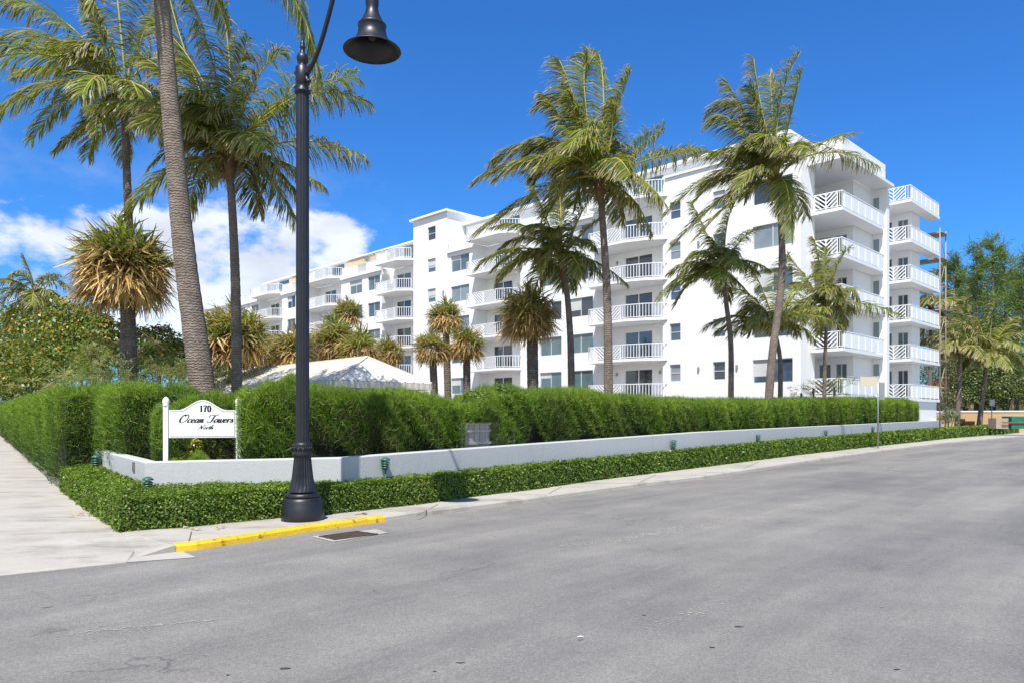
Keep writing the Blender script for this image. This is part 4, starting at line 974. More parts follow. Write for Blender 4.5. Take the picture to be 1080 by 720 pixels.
low_hedge('low_hedge', 'low green hedge continuing past the building in front of the tan wall', [p + Vector((.0, .0, 0)) for p in lo2], in2, [.70, .78, .95, 1.0][:len(lo2)], 16000, .05)

# mini grass edge behind the wall, under the sign
feather_hedge('grass_clump', 'bright green feathery clump growing at the foot of the house sign', [Vector((-5.45, 11.85, 0)), Vector((-4.9, 12.0, 0))], .4, .5, [.93, .95, .9], 6000, .10, brown=.0, group=None)
p = D(200, 467, 12.6)
blob_plant('croton_shrub', 'small yellow leaved shrub growing under the house sign board', 'shrub', (p.x, p.y, .5), 500, [(p.x, p.y, .85), (p.x + .1, p.y, 1.08)], [.12, .11], .05, [(.35, .33, .03), (.45, .38, .04), (.12, .2, .03)])

# fallen dry leaves on the pavement
m = MB(); rr_ = random.Random(9)
for (px, py, sp, k) in ((347, 535, 5, 14), (382, 537, 6, 5), (230, 551, 3, 3), (180, 551, 25, 7), (640, 500, 20, 6), (165, 548, 5, 4), (90, 538, 15, 8)):
    for i in range(k):
        c = G(px + rr_.gauss(0, sp), py + rr_.gauss(0, 1.2) + 2, .12); c.z = .093 + rr_.random() * (.06 if k == 14 else .01); s = rr_.uniform(.03, .07); an = rr_.random() * 6
        q = [Vector((math.cos(an + t) * s * w_, math.sin(an + t) * s * w_, zz)) + c for t, w_, zz in ((0, 1, .01), (1.2, .6, -.01), (3.1, 1, .012), (4.4, .6, -.008))]; m.add(q, [(0, 1, 2, 3)])
o = m.build('fallen_leaves', 'plank'); o['kind'] = 'stuff'

# ------------------------------------------------------------------ palms
WIND = np.array([-.55, .12, 0])
def frond_np(base, ctrl, tip, leaf=.75, n=46, dry=.35, seed=0, wind=1.0, green=None, wid=.045, sag=.5):
    """coconut frond: rachis bezier + leaflets. returns (V quads, C), rachis points"""
    rg = np.random.default_rng(seed); b, c, t = [np.array(x, float) for x in (base, ctrl, tip)]
    bez = lambda u: (1 - u)[:, None] ** 2 * b + 2 * ((1 - u) * u)[:, None] * c + u[:, None] ** 2 * t
    u = np.repeat(np.linspace(.16, 1, n), 2); side = np.tile([1, -1], n).astype(float); k = len(u); P = bez(u); T = unit(bez(np.minimum(u + .01, 1.01)) - bez(u - .01))
    hor = unit(np.cross(T, np.array([0, 0, 1.0])) + 1e-6); upn = np.cross(hor, T)
    tw = rg.normal(0, .2)
    prof = np.clip(np.sin(np.pi * (u * .80 + .13)) ** .6, .15, 1); Ln = leaf * prof * rg.uniform(.82, 1.1, k)
    fwd = .35 + .75 * u; clump = np.repeat(rg.normal(size=(k // 8 + 1, 3)) * .10, 8, 0)[:k]
    d1 = unit(hor * (side * (1 - .25 * u))[:, None] + T * fwd[:, None] + upn * (.18 + tw * side)[:, None] + WIND * .5 * wind + np.array([0, 0, -.35 * sag]) + rg.normal(size=(k, 3)) * .06 + clump)
    d2 = unit(d1 + np.array([0, 0, -1.0]) * (sag * (.55 + .5 * rg.random((k, 1)))) + WIND * .35 * wind + rg.normal(size=(k, 3)) * .07 + clump)
    d3 = unit(d2 + np.array([0, 0, -1.0]) * (sag * .8) + WIND * .3 * wind + rg.normal(size=(k, 3)) * .12)
    p1 = P + d1 * (Ln * .38)[:, None]; p2 = p1 + d2 * (Ln * .34)[:, None]; p3 = p2 + d3 * (Ln * .30)[:, None]
    w = wid * rg.uniform(.8, 1.2, k); s1 = unit(np.cross(d1, upn + rg.normal(size=(k, 3)) * .5)) * (w / 2)[:, None]; s2 = s1 * .9; s3 = s1 * .3
    V = np.empty((k, 3, 4, 3))
    V[:, 0] = np.stack([P - s1 * .5, P + s1 * .5, p1 + s1, p1 - s1], 1); V[:, 1] = np.stack([p1 - s1, p1 + s1, p2 + s2, p2 - s2], 1); V[:, 2] = np.stack([p2 - s2, p2 + s2, p3 + s3, p3 - s3], 1)
    g = np.array(green if green is not None else (.145, .205, .028)) * rg.uniform(.75, 1.3) ; g = g + np.array([.03, .012, 0]) * rg.random()
    tan = np.array([.50, .40, .25]); cg = g * rg.uniform(.65, 1.35, (k, 1)); yl = np.array([.32, .29, .06]); ymix = (rg.random(k) < .28)[:, None] * .8; cg = cg * (1 - ymix) + yl * ymix
    f3 = (rg.random(k) < dry * 1.9)[:, None] * rg.uniform(.5, 1, (k, 1)); f2 = (rg.random(k) < dry * .8)[:, None] * rg.uniform(.3, .9, (k, 1)); f1 = (rg.random(k) < dry * .25)[:, None] * .8
    Cc = np.empty((k, 3, 4, 3)); c1 = cg * (1 - f1) + tan * f1; c2 = cg * (1 - f2) + tan * f2; c3 = cg * (1 - f3) + tan * 1.05 * f3
    Cc[:, 0] = c1[:, None]; Cc[:, 1, :2] = c1[:, None]; Cc[:, 1, 2:] = c2[:, None]; Cc[:, 2, :2] = c2[:, None]; Cc[:, 2, 2:] = c3[:, None]
    return V.reshape(-1, 3), Cc.reshape(-1, 3), bez(np.linspace(0, 1, 12))
def make_frond(root, ro, base, ctrl, tip, scale=1.0, rach=.035, **kw):
    V, Cc, rp = frond_np(base, ctrl, tip, **kw); o = bake_mesh('frond', V - ro, None, 4, Cc, 'palm_leaf', root)
    m = MB(); m.tube([tuple(p - ro) for p in rp], [rach * (1 - .85 * i / 11) + .004 for i in range(12)], 5); m.build('rachis', 'rachis', o)
def trunk_mesh(root, ro, pts, r0, r1, flare=1.5, rings=0, mat='palm_bark', nseg=None, n=14, seed=1):
    rg = random.Random(seed); P = [Vector(p) for p in pts]
    def cr(t):
        m_ = len(P) - 1; x = t * m_; i = min(int(x), m_ - 1); f = x - i; g = lambda j: P[max(0, min(m_, j))]
        a, b, c, e = g(i - 1), g(i), g(i + 1), g(i + 2); return .5 * ((2 * b) + (c - a) * f + (2 * a - 5 * b + 4 * c - e) * f * f + (-a + 3 * b - 3 * c + e) * f ** 3)
    L = sum((P[i + 1] - P[i]).length for i in range(len(P) - 1)); ns = nseg or max(20, int(L / .10)); out = []; rad = []
    for i in range(ns + 1):
        t = i / ns; out.append(tuple(cr(t) - Vector(ro))); r = r0 + (r1 - r0) * min(1, t * 1.15); r *= 1 + (flare - 1) * math.exp(-t * L / .5); r *= 1 + (.022 if i % 2 else -.012) + rg.uniform(-.018, .018); rad.append(r)
    MB().tube(out, rad, n).build('trunk', mat, root)
def coco(label, tpx, depth, fronds, r0, r1, seed, dry=.42, leaf=.75, n=46, extra=8, lean=None, wind=1.0, group='tall coconut palms', cdepth=None, zb=.45, flen=3.4, wid=.045, nm='coconut_palm', sagx=.68, boot=1.0):
    """tpx = trunk image points from base to crown base; fronds = (cx, cy, tx, ty, dd) control & tip in image px and depth offset of tip"""
    cdp = cdepth or depth; pts = []; n = int(n * 2.1); leaf = leaf * 1.1; wid = wid * .64; extra = int(extra * 1.5); r0 *= .84; r1 *= .76
    for i, (x, y) in enumerate(tpx):
        dd = depth + (cdp - depth) * i / (len(tpx) - 1); p = D(x, y, dd); 
        if i == 0: p.z = zb
        pts.append(p)
    base = pts[0]; ro = np.array(base); root = empty(nm, tuple(base)); top = pts[-1]; trunk_mesh(root, ro, pts, r0, r1, seed=seed)
    rg = random.Random(seed)
    m = MB()
    for i in range(16):   # fibrous sheaths and leaf bases under the crown
        a = i * 2.4; hh = rg.uniform(-.25, .25); rr2 = r1 * 1.0 * boot
        q = Vector((math.cos(a) * rr2, math.sin(a) * rr2, hh)); e = Vector((math.cos(a) * rr2 * rg.uniform(1.7, 2.6), math.sin(a) * rr2 * rg.uniform(1.7, 2.6), hh + rg.uniform(.3, .6)))
        m.tube([tuple(Vector(top) - Vector(base) + q * .4 - Vector((0, 0, .2))), tuple(Vector(top) - Vector(base) + q), tuple(Vector(top) - Vector(base) + e)], [r1 * .5, r1 * .42, r1 * .15], 6)
    m.lathe([(r1 * .9, -.35), (r1 * 1.35, -.1), (r1 * 1.5, .15), (r1 * 1.1, .45), (r1 * .3, .8)], (0, 0), 12)
    k0 = len(m.v) - 60
    for j in range(k0, len(m.v)): v = m.v[j]; m.v[j] = (v[0] + top.x - base.x, v[1] + top.y - base.y, v[2] + top.z - base.z)
    m.build('leaf_sheath', 'palm_fibre', root)
    for i, fr_ in enumerate(fronds):
        cx_, cy_, tx_, ty_, dd = fr_[:5]; dr = fr_[5] if len(fr_) > 5 else dry
        a = rg.random() * 6.28; b = np.array(top) + np.array([math.cos(a) * r1 * .7, math.sin(a) * r1 * .7, .1 + .3 * rg.random()])
        c = D(cx_, cy_, cdp + dd * .5); t = D(tx_, ty_, cdp + dd)
        ln = (Vector(t) - Vector(c)).length + (Vector(c) - Vector(b)).length; lf = leaf * min(1.15, max(.45, ln / 3.6))
        make_frond(root, ro, b, c, t, n=n, dry=dr, leaf=lf, seed=seed * 100 + i, wind=wind, wid=wid, sag=sagx)
    for i in range(extra):   # fronds pointing away and towards the viewer
        a = i * 2.39996 + seed; elv = rg.uniform(-.35, 1.1); dirv = Vector((math.cos(a) * .6, math.sin(a), 0)).normalized(); L = flen * rg.uniform(.75, 1.05)
        b = Vector(top) + Vector((0, 0, .25)); c = b + dirv * L * .45 * math.cos(elv) + Vector((-.15 * L, 0, L * (.25 + .38 * math.sin(elv)))); t = b + dirv * L * (.85 if elv < .6 else .55) * math.cos(elv * .6) + Vector((-.22 * L, 0, L * (.65 * math.sin(elv) - .22)))
        make_frond(root, ro, b, c, t, n=n, dry=dry, leaf=leaf, seed=seed * 100 + 50 + i, wind=wind, wid=wid, sag=sagx)
    tag(root, label, 'palm tree', group); return root

# near leaning palm, crown above the frame
coco('thick trunked coconut palm leaning up out of the frame, closest to the house sign', [(223, 470), (213, 405), (196, 280), (183, 150), (172, 20), (163, -110)], 14.9,
     [(318, -60, 338, 84, .6, .2), (300, -90, 332, 50, .8, .2), (90, -180, 20, -60, .5), (60, -140, -30, -20, 1), (230, -200, 300, -110, 1), (150, -230, 120, -240, 1), (120, -60, 95, 10, -1)], .33, .19, 3, extra=8, leaf=.8, zb=.45, flen=3.6)
# left tall palm (crown upper left)
coco('coconut palm at the far left whose crown spreads across the upper left corner', [(134, 400), (137, 300), (134, 190), (131, 112)], 21,
     [(60, 10, 0, 50, 0), (70, -10, -5, 5, .5), (50, 70, -3, 122, -.4), (80, 55, 15, 80, 0), (100, -40, 40, -60, 0), (120, -60, 110, -90, .5), (160, -20, 185, -40, 0), (165, 40, 200, 75, .6), (95, 125, 58, 160, -.6), (170, 100, 215, 150, -.8), (150, 20, 175, 10, 1), (105, 30, 92, 0, -.8), (105, 90, 100, 140, -1, .5), (150, 90, 165, 140, -.8, .5)], .17, .13, 4, extra=8, leaf=.8, n=52)
# palm just left of the lamp
coco('coconut palm with a full crown standing just left of the black lamp post', [(250, 405), (249, 330), (246, 240), (242, 178)], 19,
     [(250, 60, 228, -20, .2), (225, 40, 195, -10, -.2), (215, 60, 160, 20, .4), (205, 90, 150, 60, 0), (200, 110, 148, 125, -.3), (200, 130, 160, 175, -.6, .5), (215, 120, 190, 160, -1, .5), (262, 70, 300, 55, .3), (290, 90, 375, 80, 0), (310, 70, 388, 108, .6), (310, 130, 385, 165, -.4, .5), (280, 150, 340, 196, -.6), (270, 120, 300, 110, .8), (240, 100, 262, 40, -.5), (222, 150, 205, 190, -.6, .6), (190, 60, 175, -20, .8)], .17, .125, 5, extra=9, leaf=.85, n=54)
# centre tall palm
coco('tallest centre coconut palm in front of the middle balconies', [(642, 425), (641, 340), (638, 270), (633, 200)], 21.5,
     [(612, 110, 617, 56, .2), (604, 90, 590, 64, .4), (618, 70, 568, 112, 0), (648, 120, 666, 74, -.2), (640, 90, 632, 58, .6), (600, 130, 572, 100, -.4), (585, 140, 503, 190, .2), (590, 125, 520, 170, .6, .5), (590, 180, 503, 246, -.3, .5), (600, 150, 588, 200, -1, .5), (668, 160, 700, 134, .3), (680, 165, 738, 158, -.1, .5), (665, 190, 688, 246, -.4), (650, 140, 645, 110, -.6), (612, 140, 600, 100, -.8, .5), (655, 205, 672, 215, .8)], .165, .125, 6, extra=9, leaf=.85, n=54, wind=1.4)
# shorter centre palm
coco('shorter coconut palm whose crown tucks under the tall centre palm', [(603, 425), (602, 370), (598, 310), (593, 282)], 24,
     [(570, 210, 560, 190, .2), (560, 225, 520, 240, 0), (555, 255, 524, 300, -.4), (560, 235, 528, 262, .4, .6), (592, 220, 590, 195, .6), (612, 215, 632, 200, 0), (618, 240, 640, 225, .3), (620, 262, 662, 300, -.3), (605, 250, 610, 292, -.8, .7), (580, 240, 572, 290, -.8, .6)], .15, .11, 7, extra=8, leaf=.7, n=44, flen=2.6, wind=1.1)
# right tall palm
coco('tall wind bent coconut palm in front of the right hand wall windows', [(808, 432), (814, 380), (824, 300), (824, 240), (819, 196)], 29.5,
     [(800, 110, 795, 62, .2), (780, 80, 748, 120, .2), (770, 110, 750, 130, -.2), (810, 110, 845, 54, -.1), (835, 120, 846, 75, .4), (790, 120, 765, 85, .6), (785, 140, 752, 165, -.5), (775, 150, 690, 160, .2, .5), (760, 160, 702, 225, -.2), (775, 185, 708, 262, .2, .5), (790, 190, 735, 250, -.6), (860, 140, 926, 175, -.2, .5), (850, 150, 900, 140, .4, .5), (832, 175, 835, 250, -.9), (800, 130, 790, 90, -.8), (815, 110, 812, 80, .8)], .21, .15, 8, extra=10, leaf=.9, n=56, flen=3.6, wind=1.4)
coco('slim coconut palm with drooping fronds between the two tall right palms', [(770, 425), (771, 370), (766, 320), (763, 294)], 33,
     [(742, 240, 730, 215, .2), (735, 255, 705, 310, -.2), (740, 270, 712, 322, .2), (762, 235, 775, 215, 0), (785, 265, 812, 285, .2), (775, 250, 800, 240, .5), (745, 250, 725, 275, .5), (758, 262, 748, 250, -.6), (770, 285, 790, 310, -.5), (745, 285, 722, 300, -.4)], .16, .12, 9, extra=7, leaf=.8, n=40, flen=2.8, wid=.055)
coco('low coconut palm half hidden behind the wind bent trunk', [(822, 425), (823, 385), (818, 352)], 35,
     [(795, 300, 765, 305, .2), (785, 320, 745, 345, -.2), (800, 285, 785, 275, .4), (822, 290, 830, 270, 0), (845, 290, 872, 285, .3), (850, 320, 890, 345, -.3), (795, 330, 770, 355, -.5), (830, 300, 850, 300, .8), (800, 310, 780, 330, 0)], .15, .12, 10, extra=7, leaf=.9, n=40, flen=3.0, wid=.055)
coco('bushy coconut palm in front of the corner balconies with a yellow lower frond', [(869, 428), (870, 385), (872, 332)], 38,
     [(850, 290, 828, 268, .2), (838, 305, 812, 335, -.2), (865, 270, 858, 252, .1), (880, 275, 896, 262, 0), (895, 290, 905, 315, .2), (900, 310, 948, 332, -.2), (855, 328, 802, 340, -.3), (850, 290, 835, 300, .6), (880, 300, 900, 330, .6), (868, 290, 870, 262, -.6), (855, 300, 845, 330, -.6)], .13, .11, 11, extra=8, leaf=.85, n=42, flen=2.7, wid=.055)
# distant coconut palms at the right and the far left
coco('far coconut palm leaning beside the tan wall', [(1032, 447), (1037, 410), (1042, 375)], 62,
     [(1020, 350, 1000, 372, .5), (1025, 340, 1008, 335, 0), (1045, 335, 1050, 320, 0), (1060, 345, 1078, 350, .5), (1062, 360, 1080, 382, -.5), (1025, 370, 1015, 390, -.5), (1035, 345, 1025, 325, 1), (1055, 350, 1070, 335, 1)], .26, .2, 12, extra=5, leaf=1.15, n=32, flen=4, group='distant palms at the right', wid=.11, dry=.5, zb=.15)
coco('far dry fronded palm nearest the scaffolding', [(1009, 445), (1012, 400), (1013, 372)], 60,
     [(995, 345, 975, 360, .5), (1000, 335, 985, 330, 0), (1015, 330, 1020, 315, 0), (1030, 345, 1045, 365, .5), (1025, 360, 1035, 385, -.5, .9), (1000, 365, 985, 385, -.5, .9), (1005, 350, 995, 375, -1, .9)], .24, .18, 13, extra=5, leaf=1.15, n=32, flen=3.6, group='distant palms at the right', wid=.11, dry=.75, zb=.15)
coco('small far palm behind the sea grape at the left edge', [(40, 400), (40, 350), (38, 314)], 46,
     [(15, 285, -10, 300, .5), (10, 300, -20, 335, 0), (30, 280, 25, 270, 0), (48, 285, 62, 290, 0), (52, 300, 70, 325, .5), (20, 310, 5, 345, -.5), (55, 282, 80, 310, 1), (40, 300, 48, 330, -.8)], .2, .16, 14, extra=6, leaf=.85, n=36, flen=3, group=None, wid=.06)
coco('hanging dry palm behind the scaffolding at the building end', [(980, 440), (981, 390), (982, 330)], 66,
     [(970, 310, 962, 340, 0, .9), (975, 295, 968, 300, 0, .9), (985, 290, 992, 285, 0, .9), (995, 300, 1004, 320, 0, .9), (996, 320, 1000, 350, 0, .95), (978, 320, 974, 360, 0, .95)], .24, .18, 15, extra=6, leaf=1.2, n=30, flen=3.8, group='distant palms at the right', wid=.12, dry=.85, zb=.15)

# fan palms (brown skirted)
def fan_leaf(c, d, L, rg, dead, nseg=32):
    """one fan leaf: petiole from c along d, blade of radiating drooping segments"""
    d = d / np.linalg.norm(d); side = np.cross(d, [0, 0, 1.0]); side = side / max(np.linalg.norm(side), 1e-6); up = np.cross(side, d)
    hub = c + d * L * .38; ang = np.linspace(-2.0, 2.0, nseg) + rg.normal(0, .07, nseg)
    dd = np.cos(ang)[:, None] * d + np.sin(ang)[:, None] * side + up * rg.normal(.0, .26, (nseg, 1)) + np.array([0, 0, -.05 - .08 * dead]); dd = unit(dd); ln = L * .58 * (.7 + .3 * np.cos(ang)) * rg.uniform(.8, 1.15, nseg)
    p1 = hub + dd * (ln * .55)[:, None]; d2 = unit(dd + np.array([-.22, 0, -.45 - .35 * dead]) + rg.normal(size=(nseg, 3)) * .42); p2 = p1 + d2 * (ln * (.42 + .12 * dead))[:, None]
    wv = unit(np.cross(dd, up + rg.normal(size=(nseg, 3)) * .35)) * (ln * .032)[:, None]; V = np.empty((nseg, 2, 4, 3)); hb = np.repeat(hub[None], nseg, 0)
    V[:, 0] = np.stack([hb, hb + wv * .1, p1 + wv, p1 - wv], 1); V[:, 1] = np.stack([p1 - wv, p1 + wv, p2 + wv * .2, p2 - wv * .2], 1)
    gold = np.array([.58, .42, .17]) * rg.uniform(.5, 1.25) + np.array([.03, .03, .03]) * rg.random()
    if dead > .5: c1 = gold * rg.uniform(.7, 1.1); c2 = gold * 1.1
    else:
        gmix = rg.random() ** 1.4 * .8; c1 = np.array([.19, .25, .05]) * rg.uniform(.7, 1.3) * (1 - gmix) + gold * gmix; c2 = c1 * .5 + np.array([.48, .36, .17]) * rg.uniform(.2, .55)
    Cc = np.empty((nseg, 2, 4, 3)); vv = rg.uniform(.7, 1.3, (nseg, 1, 1)); Cc[:, 0, :2] = c1; Cc[:, 0, 2:] = c1; Cc[:, 1, :2] = c1; Cc[:, 1, 2:] = c2; Cc = Cc * vv[:, :, None]
    return V.reshape(-1, 3), Cc.reshape(-1, 3)
def fan_palm(label, px, py_base, py_c, depth, rpx, trunks, r=.16, seed=0, nl=60, group='brown skirted fan palms', zb=.45, squash=1.0, deadfrac=.5):
    c = D(px, py_c, depth); Rw = rpx * 1.02 * depth / F; base = D(trunks[0][0], py_base, depth); base.z = zb; ro = np.array(base); root = empty('fan_palm', tuple(base)); rg = np.random.default_rng(seed)
    for (tx0, tx1) in trunks:
        b = D(tx0, py_base, depth); b.z = zb; t = D(tx1, py_c, depth + .05); mid = b.lerp(t, .5); trunk_mesh(root, ro, [b, mid, t], r, r * .95, 1.15, mat='sabal_bark', n=12, seed=seed)
    Vs, Cs = [], []; cc = np.array(c)
    nl = int(nl * 1.6)
    for i in range(nl):
        u = (i + .5) / nl; el = math.asin(max(-.96, min(1, 1 - 1.8 * u + rg.normal(0, .10)))); az = i * 2.39996 + rg.normal(0, .2); L = Rw * rg.uniform(.7, 1.2) * (1.12 - .25 * (el < -.6))
        dead = 1.0 if (u > 1 - deadfrac + rg.normal(0, .17)) else 0.0
        d = np.array([math.cos(az) * math.cos(el), math.sin(az) * math.cos(el), math.sin(el) * squash - (.12 if dead else -.1)])
        V, Cc = fan_leaf(cc + np.array([0, 0, .08 * Rw]), d, L * (1 if not dead else .98), rg, dead); Vs.append(V); Cs.append(Cc)
    bake_mesh('crown', np.concatenate(Vs) - ro, None, 4, np.concatenate(Cs), 'palm_leaf', root); tag(root, label, 'palm tree', group)
fan_palm('big brown skirted fan palm on twin trunks at the left behind the hedge', 130, 440, 292, 20, 53, [(132, 133), (142, 136)], .145, 21, 130, squash=.95, deadfrac=.6)
fan_palm('wide golden skirted fan palm left of the pavilion roof', 245, 420, 362, 29, 40, [(245, 245)], .2, 22, 110)
fan_palm('golden fan palm right behind the lamp post and pavilion ridge', 312, 420, 372, 31, 27, [(312, 312)], .2, 23, 70)
fan_palm('golden fan palm above the right half of the pavilion ridge', 352, 420, 366, 33, 29, [(352, 352)], .2, 24, 70)
fan_palm('golden fan palm above the pavilion roof peak', 380, 420, 372, 32, 26, [(380, 380)], .2, 25, 60)
fan_palm('rightmost golden fan palm touching the pavilion hip', 410, 420, 374, 34, 20, [(410, 410)], .2, 26, 55)
fan_palm('slender fan palm head rising above the golden row', 366, 420, 333, 35, 18, [(366, 366)], .14, 27, 60, deadfrac=.35)
fan_palm('taller middle palm of the trio of fan palms before the stair tower', 470, 430, 338, 30, 22, [(474, 470)], .15, 28, 60, deadfrac=.5)
fan_palm('left shorter palm of the trio of fan palms before the stair tower', 455, 430, 370, 28, 22, [(461, 456)], .15, 29, 60, deadfrac=.55)
fan_palm('right shorter palm of the trio of fan palms before the stair tower', 492, 430, 366, 28.5, 23, [(493, 492)], .15, 30, 60, deadfrac=.55)
fan_palm('solitary brown fan palm left of the centre coconut palms', 557, 430, 338, 25, 35, [(563, 561)], .2, 31, 90, deadfrac=.7)
fan_palm('green topped fan palm low behind the left lamp side of the pavilion', 283, 420, 374, 36, 22, [(283, 283)], .16, 32, 50, deadfrac=.3)
fan_palm('small fan palm low behind the leaning coconut trunk', 222, 420, 372, 33, 18, [(222, 222)], .15, 33, 45)

# ------------------------------------------------------------------ shrubs at the left
SG = [(.05, .10, .015), (.09, .16, .02), (.15, .21, .025), (.24, .24, .03), (.38, .20, .03), (.12, .19, .025), (.10, .17, .02)]
def cl3(px, py, d): v = D(px, py, d); return (v.x, v.y, v.z)
blob_plant('sea_grape', 'dense sea grape shrub with orange tinted leaves at the left', 'shrub', (D(85, 400, 29).x, 29, .45), 15000, [cl3(*a) for a in ((62, 385, 28), (80, 385, 27.5), (98, 388, 27), (60, 360, 31), (80, 348, 30), (100, 352, 30), (45, 375, 34), (70, 368, 29), (92, 368, 29), (110, 380, 27), (40, 392, 33), (58, 400, 28), (70, 335, 32), (95, 338, 31), (52, 345, 33))], [.9, .9, .8, 1.0, .95, .8, 1.2, 1.0, .9, .7, 1.1, .8, .9, .8, .9], .16, SG, stems=6, shell=.5)
blob_plant('sea_grape', 'farther sea grape thicket touching the left edge over the street hedge', 'shrub', (D(20, 400, 50).x, 50, .45), 19000, [cl3(*a) for a in ((30, 385, 44), (12, 380, 52), (-5, 385, 60), (20, 360, 52), (0, 362, 60), (38, 352, 46), (8, 400, 52), (28, 405, 44), (-20, 370, 64), (-15, 395, 62), (-12, 412, 66), (4, 410, 62), (18, 408, 52), (36, 410, 42), (-8, 426, 66), (10, 420, 60), (12, 345, 56), (30, 338, 50))], [1.7, 2.0, 2.2, 1.9, 2.2, 1.6, 1.8, 1.5, 2.5, 2.2, 2.2, 2.0, 1.6, 1.3, 2.2, 2.0, 2.0, 1.6], .24, SG, stems=4, shell=.5)
blob_plant('sea_grape', 'orange leaved sea grape bush behind the twin trunked fan palm', 'shrub', (D(165, 400, 24).x, 24, .45), 3000, [cl3(*a) for a in ((112, 350, 25), (150, 362, 25), (170, 358, 25), (165, 380, 24), (185, 370, 25), (120, 370, 25))], [.6, .6, .55, .7, .5, .6], .15, SG[2:], stems=6)
def spiky(label, px, py, d, Rm, n, pal, name='spiky_shrub', cat='shrub', group='spiky shrubs behind the hedge', zb=.45):
    b = D(px, py, d); zc = b.z; base = (b.x, b.y, zb); ro = np.array(base); root = empty(name, base); rg = np.random.default_rng(int(px * 7 + py)); Vs, Cs = [], []; pal = np.array(pal)
    for i in range(max(14, n // 42)):
        dv_ = rg.normal(size=3) * np.array([1, 1, .7]) + np.array([-.1, -.1, .55]); c_ = np.array([b.x, b.y, zc - Rm * .35]) + rg.normal(size=3) * Rm * np.array([.4, .3, .22])
        V, Cc = fan_leaf(c_, dv_, Rm * rg.uniform(.55, 1.0), rg, 0.0, 18); col = pal[rg.integers(0, len(pal))] * rg.uniform(.75, 1.3)
        Cc = Cc / Cc.mean() * col.mean() * .35 + col * .65 * rg.uniform(.8, 1.2, (len(Cc) // 8, 1)).repeat(8, 0); Vs.append(V); Cs.append(Cc)
    bake_mesh('foliage', np.concatenate(Vs) - ro, None, 4, np.concatenate(Cs), 'palm_leaf', root)
    m = MB(); m.tube([(0, 0, 0), (0, 0, max(.1, zc - zb - Rm * .3))], .06, 6); m.build('stems', 'tree_bark', root); tag(root, label, cat, group)
YG = [(.10, .18, .025), (.16, .24, .05), (.24, .25, .08), (.36, .29, .14)]
spiky('dry tan yucca clump left of the twin trunked fan palm', 85, 390, 20, 1.0, 1500, YG[1:]); spiky('green spiky clump in front of the twin trunked fan palm', 108, 385, 18.5, .8, 1300, YG[:3])
spiky('pale spiky clump right behind the twin trunked fan palm', 100, 368, 22, .9, 1300, YG); spiky('dry tan spiky clump between fan palm and leaning trunk', 178, 392, 18, .8, 1300, YG[1:])
spiky('green spiky clump close to the leaning coconut trunk', 190, 405, 17, .75, 1100, YG[:2]); spiky('green spiky clump peeking over the sea grape', 120, 398, 17.5, .7, 1200, YG[:3])
spiky('spiky clump at the foot of the twin trunks', 150, 385, 21, .9, 1200, YG)
spiky('yellow green spiky shrub below the corner balconies', 880, 402, 42, 1.0, 900, [(.14, .2, .03), (.3, .27, .06)]); spiky('small spiky shrub under the right hand wall window', 845, 409, 41, .9, 600, YG[:3])
spiky('spiky shrub just left of the bushy palm trunk', 858, 404, 41.5, .9, 600, YG[:3])

spiky('golden green palmetto clump right of the leaning coconut trunk', 222, 398, 20, 1.0, 1500, YG); spiky('tall palmetto clump between the twin trunks and the leaning trunk', 168, 376, 23, 1.1, 1500, YG)
spiky('palmetto clump far behind the leaning coconut trunk', 205, 378, 30, 1.3, 1500, YG[:3]); spiky('dry palmetto clump just left of the twin trunks', 60, 398, 24, .9, 1100, YG[1:])
blob_plant('leafy_shrub', 'yellow green leafy shrub filling the gap behind the leaning trunk', 'shrub', (D(195, 400, 34).x, 34, .45), 5000, [cl3(*a) for a in ((175, 385, 34), (195, 380, 35), (215, 388, 34), (232, 392, 33), (150, 385, 35), (205, 400, 33))], [1.1, 1.2, 1.1, .9, 1.1, 1], .16, YG[:2] + SG[:3], stems=4)
